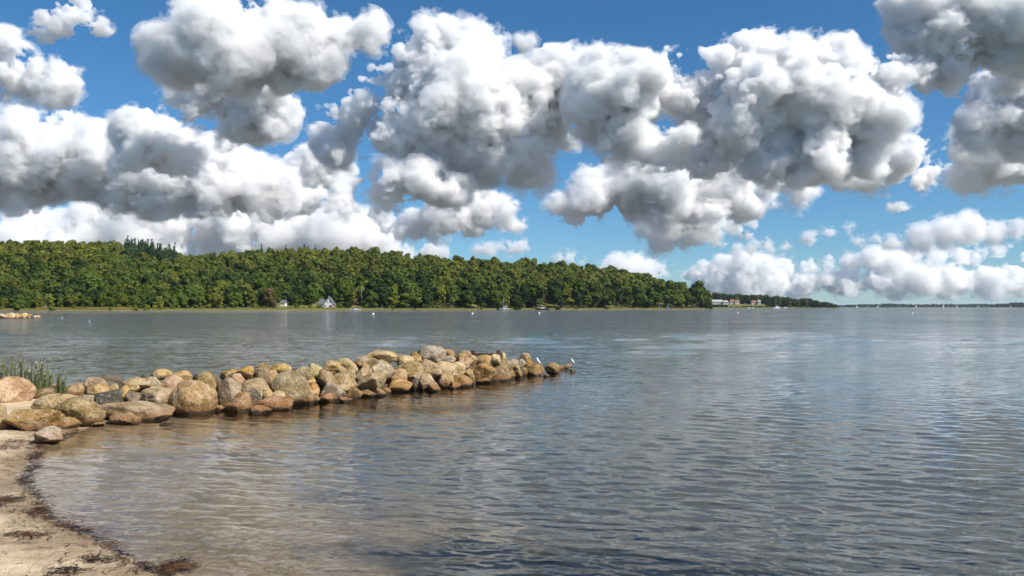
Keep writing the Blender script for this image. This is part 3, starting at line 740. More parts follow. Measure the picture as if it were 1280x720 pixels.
a = MB(); a.add([(-2.1, -2.8, 1.95), (2.1, -2.8, 1.95), (2.0, 0, 4.2), (-2.0, 0, 4.2), (-2.1, 2.8, 1.95), (2.1, 2.8, 1.95)], [(0, 1, 2, 3), (3, 2, 5, 4), (0, 3, 4), (1, 5, 2), (0, 4, 5, 1)]); a.build('roof', slate_m, h)
for wx in (-1.1, 0, 1.1): MB().box(wx - .3, wx + .3, -2.56, -2.4, .6, 1.6).build('window', glass_m, h)
x, y, z = hpos(285, 9)
h = empty('boathouse', (x, y, z), 'small white boathouse in the shade of the shore trees', 'shed')
MB().box(-1.0, 1.0, -1, 1, -.4, 1.0).build('wall', white_m, h)
MB().prism([(-1.2, .95), (1.2, .95), (0, 1.6)], -1.2, 1.2).build('roof', slate_m, h)
MB().box(-.5, .1, -1.05, -.95, 0, .8).build('door', glass_m, h)

# ---------------------------------------------------------------- boats and buoys
def at(px, py):
    y = CAMZ * FPX / (py - HORIZON); return (px - 640) / FPX * y, y
def hull_rings(L, B, F, rake=.1, fine=.0):
    rings = []
    for k in range(13):
        u = k / 12.0; xx = (u - .5) * L
        bw = B / 2 * (1 - abs(2 * u - .85) ** 2.6 * (.95 if u > .42 else .35)); bw = max(bw, .03)
        sh = F * (1 + .28 * (u - .4) ** 2 * 4)
        ring = [(xx + (rake * L * (u > .9) * .5), -bw, sh), (xx, -bw * .92, F * .35), (xx * .96, -bw * .45, -.32 * F), (xx * .95, 0, -.45 * F), (xx * .96, bw * .45, -.32 * F), (xx, bw * .92, F * .35), (xx + (rake * L * (u > .9) * .5), bw, sh)]
        rings.append(ring)
    return rings
def yacht(x, y, L, mastH, rz, label, hull, cover, mast=None, sails=False, group=None, cat='sailboat'):
    e = empty('sailboat', (x, y, 0), label, cat, group, rz); F = L * .11
    MB().loft(hull_rings(L, L * .3, F)).build('hull', hull, e, smooth=False)
    MB().loft([[(L * u, -b, F * 1.05), (L * (u * .96), -b * .8, F * hgt), (L * (u * .96), b * .8, F * hgt), (L * u, b, F * 1.05)] for u, b, hgt in ((-.20, L * .08, 1.35), (-.05, L * .09, 1.6), (.12, L * .07, 1.55), (.22, L * .03, 1.15))]).build('cabin', paint_m, e)
    MB().tube([(L * .10, 0, F), (L * .10, 0, F + mastH)], [L * .011, L * .008], 6).build('mast', mast or alu_m, e)
    MB().tube([(L * .09, 0, F + L * .15), (-L * .33, 0, F + L * .14)], L * .009, 6).build('boom', mast or alu_m, e)
    if sails:
        MB().add([(L * .085, 0, F + L * .16), (-L * .33, .1, F + L * .16), (-L * .12, .25, F + mastH * .5), (L * .085, .02, F + mastH * .97),
                  (L * .085, .04, F + L * .16), (-L * .33, .14, F + L * .16), (-L * .12, .29, F + mastH * .5), (L * .085, .06, F + mastH * .97)],
                 [(0, 1, 2, 3), (7, 6, 5, 4), (0, 4, 5, 1), (1, 5, 6, 2), (2, 6, 7, 3), (3, 7, 4, 0)]).build('mainsail', sail_m, e)
        MB().add([(L * .48, 0, F * 1.3), (L * .12, .3, F + L * .12), (L * .11, .03, F + mastH * .85), (L * .48, .04, F * 1.3), (L * .12, .34, F + L * .12), (L * .11, .07, F + mastH * .85)],
                 [(0, 1, 2), (5, 4, 3), (0, 3, 4, 1), (1, 4, 5, 2), (2, 5, 3, 0)]).build('foresail', sail_m, e)
    else:
        MB().tube([(L * .08, 0, F + L * .175), (-L * .1, 0, F + L * .19), (-L * .32, 0, F + L * .165)], [L * .02, L * .03, L * .018], 8).build('sail_cover', cover, e)
        MB().tube([(L * .47, 0, F * 1.25), (L * .105, 0, F + mastH * .95)], L * .003, 4).build('forestay', mast or alu_m, e)
        MB().tube([(-L * .47, 0, F), (L * .10, 0, F + mastH)], L * .002, 4).build('backstay', mast or alu_m, e)
    return e
x, y = at(444.5, 387.9); yacht(x, y, 6.2, 13.5, R(180), 'moored white yacht with a blue sail cover, in front of the gabled white house', paint_m, bluec_m, tan_m)
x, y = at(630.5, 387.0); yacht(x, y, 8.0, 10.5, R(180), 'small white moored yacht with a bare mast close under the oaks', paint_m, paint_m)
x, y = at(678.5, 387.15); y2 = yacht(x, y, 9.5, 12.0, R(0), 'dark-hulled moored yacht with a blue cover and golden spars', darkh_m, bluec_m, tan_m)
L = 9.5; MB().tube([(-L * .30, 0, 1), (-L * .30, 0, 9.0)], [.09, .06], 6).build('mizzen_mast', tan_m, y2)
x, y = at(970.5, 385.75); yacht(x, y, 11.5, 14.5, R(200), 'white yacht with a tall bare mast anchored off the second headland', paint_m, paint_m)
x, y = at(835, 386.35); yacht(x, y, 4.5, 6.5, R(150), 'tiny white dinghy with its sail up under the headland trees', paint_m, paint_m, sails=True, cat='sailing dinghy')
x, y = at(860.5, 386.1)
e = empty('motor_cruiser', (x, y, 0), 'white motor cruiser moored at the tip of the wooded headland', 'motorboat', None, R(8))
MB().loft(hull_rings(13, 3.8, 1.6)).build('hull', paint_m, e)
MB().loft([[(u, -b, 1.6), (u * .93, -b * .8, hh), (u * .93, b * .8, hh), (u, b, 1.6)] for u, b, hh in ((-4.6, 1.4, 2.6), (-3.5, 1.5, 3.1), (1.2, 1.4, 3.1), (3.6, .8, 1.9))]).build('cabin', paint_m, e)
MB().box(-2.8, 1.0, -1.53, 1.53, 2.3, 2.8).build('window_band', glass_m, e)
MB().loft([[(u, -1.0, 3.1), (u, -.8, hh), (u, .8, hh), (u, 1.0, 3.1)] for u, hh in ((-2.6, 4.3), (-1.0, 4.4), (.2, 3.5))]).build('flybridge', paint_m, e)
def buoy(px, py, d, label):
    x, y = at(px, py); e = empty('mooring_buoy', (x, y, 0), label, 'buoy', 'white mooring buoys')
    v, q = ico(3); vv = v * d / 2 * np.array((1, 1, .92)); vv[:, 2] += d * .27
    obj('float', mesh_np('float', vv, q, paint_m, True), e)
    b = MB(); b.tube([(0, 0, d * .7), (0, 0, d * .86)], d * .07, 8); b.tube([(math.cos(a) * d * .09, 0, d * .9 + math.sin(a) * d * .09) for a in np.linspace(-1.2, 4.3, 9)], d * .025, 5)
    b.build('ring', alu_m, e)
    MB().tube([(0, 0, -d * .12), (0, 0, d * .03)], d * .508, 14).build('waterline_band', darkh_m, e)
for px, py, d, lb in [(466.5, 393.6, .66, 'white buoy off the gabled white house'), (590.5, 392.8, .60, 'white buoy in mid water before the middle of the wood'), (674, 392.2, .66, 'white buoy just in front of the dark-hulled yacht'), (922, 391.8, .66, 'white buoy off the left end of the second headland'), (1140, 392.4, .66, 'white buoy far out on the right, before the open horizon')]:
    buoy(px, py, d, lb)

# ---------------------------------------------------------------- second headland
def coast(px0, px1, d, prof, name, mat):
    """low land behind its own shore: profile (px, ground height)"""
    ps = np.linspace(px0, px1, 60); ds = np.array([0, 15, 60, 160, 400]); V = []
    for p in ps:
        hgt = float(interp(p, prof))
        for q in ds:
            yy = d + q; zz = -.1 if q == 0 else 1.0 + hgt * min(1, q / 160.0)
            V.append(((p - 640) / FPX * yy, yy, zz))
    n = len(ds); i = np.arange(len(ps) - 1)[:, None] * n + np.arange(n - 1)[None, :]
    Q = np.stack([i, i + n, i + n + 1, i + 1], -1).reshape(-1, 4)
    return tag(obj(name, mesh_np(name, V, Q, mat, True)), kind='structure')
DH = 1700.0; sH = DH / FPX
coast(868, 1050, DH, [(868, 9), (940, 9), (1000, 6), (1030, 3), (1050, 0)], 'headland', hill_m)
def hpt(px, q, hgt): yy = DH + q; return (px - 640) / FPX * yy, yy, 1.0 + hgt * min(1, q / 160.0)
hp2 = [(868, 9), (940, 9), (1000, 6), (1030, 3), (1050, 0)]
# trees of the headland
tops = [(884, 367), (895, 365.5), (910, 367), (925, 366.5), (945, 368), (970, 369), (985, 371), (1000, 374), (1007, 371.5), (1020, 374), (1035, 377.5), (1043, 380.5)]
r2 = random.Random(3); heads = []
for px in np.arange(883, 1043, 4.3):
    for row in range(2):
        q = 150 + 60 * row + r2.uniform(-15, 15) if px < 958 else 22 + 40 * row + r2.uniform(-8, 8)
        p = px + r2.uniform(-1.5, 1.5) + 2 * row; g_ = float(interp(p, hp2))
        x, y, z = hpt(p, q, g_); ztop = (384 - float(interp(p, tops)) - (1.5 if not row else 0) + r2.uniform(-1.2, .8)) / FPX * y + CAMZ
        H = max(ztop - z, 4.0); heads.append((p, row, x, y, z, H))
for p in (1019, 1026, 1037, 1041): 
    x, y, z = hpt(p, 14, 2); heads.append((p, 0, x, y, z, 5.5))
for p in (886, 889, 892, 895, 898, 901, 904, 907, 914, 921, 928, 933, 938, 944, 950): 
    x, y, z = hpt(p, 20, 4); heads.append((p, 2, x, y, z, r2.uniform(4.5, 7) if p < 910 else r2.uniform(2.5, 4.5)))
heads.sort()
cnt = {}
for p, row, x, y, z, H in heads:
    zone = 'above the long white hotel' if p < 912 else 'above the red-roofed houses' if p < 958 else 'behind the yacht with a tall mast' if p < 985 else 'toward the low tip of the second headland'
    rw = {0: 'front', 1: 'back', 2: 'dark waterside'}[row]
    if row == 2: zone = 'below the long white hotel' if p < 912 else 'below the red-roofed houses'
    k = cnt.get((zone, rw), 0); cnt[(zone, rw)] = k + 1
    e = empty('broadleaf_tree', (x, y, z - 1), f'{rw} row tree {zone}, {ORD[k]} from the left' if k else f'{rw} row tree {zone}, leftmost of its row', 'tree', 'trees on the second headland', r2.uniform(0, 6))
    kd = 'broad'; wr = max(.42, 7.5 / H / 1.0 * .9); e.scale = (H * wr / .42, H * wr / .42, H + 1)
    crown, trunk, _ = KINDS[kd][r2.randrange(7)]
    c = obj('crown', crown, e); c.color = (*[q * r2.uniform(.8, 1.1) for q in COLS['dark green' if r2.random() < .7 else 'mid green']], 1); obj('trunk', trunk, e)
def block(px0, px1, q, py0, py1, label, roof, cat='house', wins=4, rooft='hip', roofm=None):
    g_ = float(interp((px0 + px1) / 2, hp2)); x0, y, z = hpt(px0, q, g_); x1 = (px1 - 640) / FPX * y
    zt = (384 - py0) / FPX * y + CAMZ; zb = (384 - py1) / FPX * y + CAMZ
    e = empty('hotel' if cat == 'hotel' else 'house', ((x0 + x1) / 2, y, zb), label, cat)
    W = (x1 - x0); Ht = zt - zb; wh = Ht * .55; dpt = min(9, max(6, W * .7))
    MB().box(-W/2, W/2, 0, dpt, -3, wh).build('wall', dull_m, e)
    a = MB(); ins = 1.0 if rooft == 'hip' else .1
    a.add([(-W/2 - .5, -.5, wh + .003), (W/2 + .5, -.5, wh + .003), (W/2 + .5, dpt + .5, wh + .003), (-W/2 - .5, dpt + .5, wh + .003), (-W/2 + ins, dpt/2, Ht), (W/2 - ins, dpt/2, Ht)], [(0, 1, 5, 4), (2, 3, 4, 5), (1, 2, 5), (3, 0, 4), (0, 3, 2, 1)])
    a.build('roof', roofm or redroof_m, e)
    for k in range(wins):
        cx = -W/2 + W * (k + .5) / wins; MB().box(cx - W / wins * .22, cx + W / wins * .22, -.06, .1, wh * .3, wh * .75).build('window', glass_m, e)
dull_m = mottled('muted white render', (.42, .41, .38), (.50, .48, .45), .6, .85, .005)  # white walls toned down to one duller tone
pale_roof = mottled('pale grey roof', (.36, .36, .35), (.44, .44, .43), .5, .8, .01)
block(885, 904, 90, 374.6, 380.2, 'long white hotel at the left of the second headland', None, 'hotel', 9, 'hip', pale_roof)
block(904, 910.5, 85, 375.6, 379.6, 'pale building adjoining the long white hotel on its right', None, 'house', 3, 'hip', pale_roof)
block(912.5, 918, 110, 374.4, 379.0, 'red-roofed white house, leftmost of the red roofs on the headland', None, 'house', 3)
block(918.5, 924.5, 108, 374.8, 379.0, 'red-roofed white house, second of the red roofs from the left', None, 'house', 3)
block(939.5, 946, 110, 375.6, 379.2, 'orange-roofed white house in the middle of the second headland', None, 'house', 3, 'gable')
block(947.5, 951, 105, 375.2, 379.0, 'narrow white house right of the orange-roofed house', None, 'house', 2, 'gable', pale_roof)
block(1010, 1019, 34, 379.2, 382.4, 'low pale house near the tip of the second headland', None, 'house', 4, 'gable', brick_m)
for px, py, L, lb in [(936, 385.25, 7, 'small white motorboat moored left of the tall-masted yacht'), (941, 385.2, 6, 'second small white motorboat, right beside the first'), (981, 385.3, 8, 'low white motorboat moored right of the tall-masted yacht')]:
    x, y = at(px, py); e = empty('motorboat', (x, y, 0), lb, 'motorboat')
    MB().loft(hull_rings(L, L * .34, L * .14)).build('hull', paint_m, e); MB().loft([[(u * L, -b, .13 * L), (u * L, -b * .8, hh * L), (u * L, b * .8, hh * L), (u * L, b, .13 * L)] for u, b, hh in ((-.2, .8, .26), (.05, .8, .27), (.2, .5, .16))]).build('cabin', paint_m, e)

# ---------------------------------------------------------------- far shore on the horizon
far_m = leaf_mat('far wood leaves', True)
def far_wood(name, px0, px1, d, prof, seed):
    r = np.random.RandomState(seed); Q4, Cv, Cf, off = [], [], [], 0
    v, q = ico(2)
    n = int((px1 - px0) * 1.6)
    for k in range(n):
        p = r.uniform(px0, px1); yy = d + r.uniform(20, 400); top = (384 - float(interp(p, prof))) / FPX * yy + CAMZ
        rad = r.uniform(7, 15); x = (p - 640) / FPX * yy; hh = max(top * r.uniform(.7, 1.1), 5)
        c = np.array((x, yy, hh * .5)); vv = v * (1 + .12 * r.normal(size=(len(v), 1))) * np.array((rad, rad, hh * .55)) + c
        Cv.append(vv); Cf.append(q + off); off += len(v)
        Q4.append(crown_quads(r, [(c, (rad, rad, hh * .55))], 40, 1.8))
    me = quads_mesh(name, np.concatenate(Q4), (np.concatenate(Cv), np.concatenate(Cf)), far_m)
    ca = me.color_attributes.new('tint', 'FLOAT_COLOR', 'POINT'); cc = np.tile(np.array((.022, .036, .016, 1), np.float32), (len(me.vertices), 1)); ca.data.foreach_set('color', cc.ravel())
    tag(obj(name, me), kind='stuff')
far_wood('far_shore_woods', 1036, 1252, 5600.0, [(1036, 382.5), (1060, 381), (1090, 380.5), (1110, 379.8), (1150, 380.6), (1176, 380.0), (1200, 380.6), (1240, 380), (1252, 380)], 5)
far_wood('far_headland_woods', 1238, 1345, 4300.0, [(1238, 382.5), (1250, 380), (1262, 379), (1280, 378.3), (1345, 377.5)], 6)
def flat_land(name, px0, px1, d0_, d1_, hgt):
    V = [((p - 640) / FPX * yy, yy, zz) for p, yy, zz in ((px0, d0_, -.5), (px1, d0_, -.5), (px1, d0_ + 30, hgt), (px0, d0_ + 30, hgt), (px1, d1_, hgt), (px0, d1_, hgt))]
    tag(obj(name, mesh_np(name, V, [(0, 1, 2, 3), (3, 2, 4, 5)], hill_m)), kind='structure')
flat_land('far_shore', 1030, 1262, 5580, 6300, 1.5); flat_land('far_point', 1236, 1350, 4270, 4800, 2.0)
y = 5500.0; e = empty('lattice_mast', ((1052.5 - 640) / FPX * y, y, 0), 'thin tall radio mast standing above the far shore', 'radio mast')
b = MB()
for k in range(3):
    a = 2.094 * k; b.tube([(math.cos(a) * 2.2, math.sin(a) * 2.2, 0), (math.cos(a) * .5, math.sin(a) * .5, 42)], .35, 5)
b.build('mast', alu_m, e)
b = MB()
for k in range(10):
    z = 2 + 4 * k; rr_ = 2.2 - 1.7 * z / 42
    for j in range(3): b.tube([(math.cos(2.094 * j) * rr_, math.sin(2.094 * j) * rr_, z), (math.cos(2.094 * (j + 1)) * rr_, math.sin(2.094 * (j + 1)) * rr_, z + 3.6)], .15, 4)
b.build('bracing', alu_m, e)
SL = [(1071, 4.2, 12), (1085, 4, 11), (1097, 5, 15), (1124, 4.5, 12), (1145, 5, 15), (1169, 4, 11), (1179, 5, 17), (1185, 4, 12), (1196, 4, 13), (1204.5, 3.6, 15), (1223, 4.3, 11), (1231, 4, 12), (1263, 3.8, 11)]
for k, (px, dk, mh) in enumerate(SL):
    y = dk * 900.0; side = 'leftmost' if k == 0 else 'rightmost' if k == len(SL) - 1 else f'{ORD[k]} from the left'
    if px == 1204.5: side = 'largest and whitest'
    yacht((px - 640) / FPX * y, y, mh * .75, mh, R(20 + 37 * k % 70), f'{side} of the white sails out on the horizon', paint_m, paint_m, sails=True, group='sails on the horizon', cat='sailboat')
# ---------------------------------------------------------------- the boulder jetty
t = NT('granite boulder'); oi = t.n('ObjectInfo'); tc = t.n('TexCoord'); g = t.n('NewGeometry')
off = t.vmath('ADD', tc.outputs['Object'], t.vmath('SCALE', (13.1, 7.7, 5.3), scale=oi.outputs['Random']))
n1 = t.noise(off, 3.2, 6, .62); n2_ = t.noise(off, 22, 5, .65); n3 = t.noise(off, 75, 2, .5); n4 = t.noise(off, 6.5, 6, .7, .6)
base = oi.outputs['Color']
hv = t.n('HueSaturation'); t.l(base, hv.inputs['Color']); t.l(t.mapr(n1.outputs[0], .3, .7, .60, 1.45), hv.inputs['Value']); t.l(t.mapr(n1.outputs[0], .3, .7, 1.45, 1.0), hv.inputs['Saturation'])
c = t.mix(t.mapr(n2_.outputs[0], .52, .70, 0, .6), hv.outputs[0], (.58, .50, .39))
c = t.mix(t.mapr(n2_.outputs[0], .46, .32, 0, .75), c, (.055, .045, .034))
c = t.mix(t.mapr(n3.outputs[0], .60, .74, 0, .4), c, (.04, .035, .03))
c = t.mix(t.mapr(n4.outputs[0], .60, .66, 0, .5), c, (.20, .20, .13))
sepn = t.n('SeparateXYZ'); t.l(g.outputs['Normal'], sepn.inputs[0]); sepp = t.n('SeparateXYZ'); t.l(g.outputs['Position'], sepp.inputs[0])
lm = t.math('ADD', t.math('ADD', n4.outputs[0], t.math('MULTIPLY', sepn.outputs[2], .12)), t.math('SUBTRACT', oi.outputs['Alpha'], 1.0))
c = t.mix(t.mapr(lm, .50, .60, 0, .9), c, t.mix(n2_.outputs[0], (.62, .27, .015), (.50, .36, .06)))
wz = t.math('ADD', sepp.outputs[2], t.math('MULTIPLY', t.math('SUBTRACT', n4.outputs[0], .5), .16))
c = t.mix(t.mapr(wz, .21, .10, 0, .55), c, (.27, .125, .045))
wetm = t.mapr(wz, .085, .035)
c = t.mix(wetm, c, (.075, .045, .02))
bh = t.math('ADD', t.math('MULTIPLY', n1.outputs[0], 2.5), t.math('ADD', n2_.outputs[0], t.math('MULTIPLY', n3.outputs[0], .25)))
rock_m = t.bsdf(c, t.mapr(wetm, 0, 1, .85, .35), bh, .05, 1.0)
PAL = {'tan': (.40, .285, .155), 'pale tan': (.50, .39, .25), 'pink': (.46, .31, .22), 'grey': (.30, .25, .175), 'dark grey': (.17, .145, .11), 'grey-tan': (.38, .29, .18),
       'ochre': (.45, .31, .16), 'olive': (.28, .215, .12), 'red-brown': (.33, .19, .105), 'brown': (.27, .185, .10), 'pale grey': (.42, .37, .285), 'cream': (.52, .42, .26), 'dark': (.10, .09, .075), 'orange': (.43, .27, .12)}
def rock_mesh(rx, ry, rz, seed, sub=4, sharp=9, style=''):
    r = np.random.RandomState(seed); v, q = ico(sub)
    nrm = r.normal(size=(sharp, 3)); nrm /= np.linalg.norm(nrm, axis=1)[:, None]; nrm[:, 2] *= .75; nrm /= np.linalg.norm(nrm, axis=1)[:, None]; lo_, hi_, k = {'angular': (.50, .86, 60.0), 'round': (.84, 1.0, 14.0)}.get(style, (.58, .95, 30.0)); dist = r.uniform(lo_, hi_, sharp) + (.22 if style != 'angular' else .1) * np.clip(nrm[:, 2] - .6, 0, 1)
    dt = v @ nrm.T; lim = np.where(dt > .05, dist / np.maximum(dt, .05), 9.0)
    rad = -np.log(np.exp(-k * lim).sum(1) + np.exp(-k * 1.04)) / k
    P = v * rad[:, None]
    f = (.06 if style == 'angular' else .10) * lattice_noise(P * 1.3 + seed * .37, 1) + .09 * lattice_noise(P * 3.1 + seed * .37, 2) + .045 * lattice_noise(P * 7.5 + seed, 3) + .028 * lattice_noise(P * 16 + seed, 4)
    P = P * (1 + f)[:, None] 
    P = P / np.abs(P).max(0)
    return mesh_np('rock', P * np.array((rx, ry, rz)), q, rock_m, True)
FB = [(130, 527), (165, 526), (210, 519), (262, 515), (330, 514), (385, 507), (440, 500), (500, 491), (560, 486), (620, 478), (660, 470), (705, 462)]
def water_row(px): return CAMZ * FPX / (float(interp(px, FB)) - HORIZON)
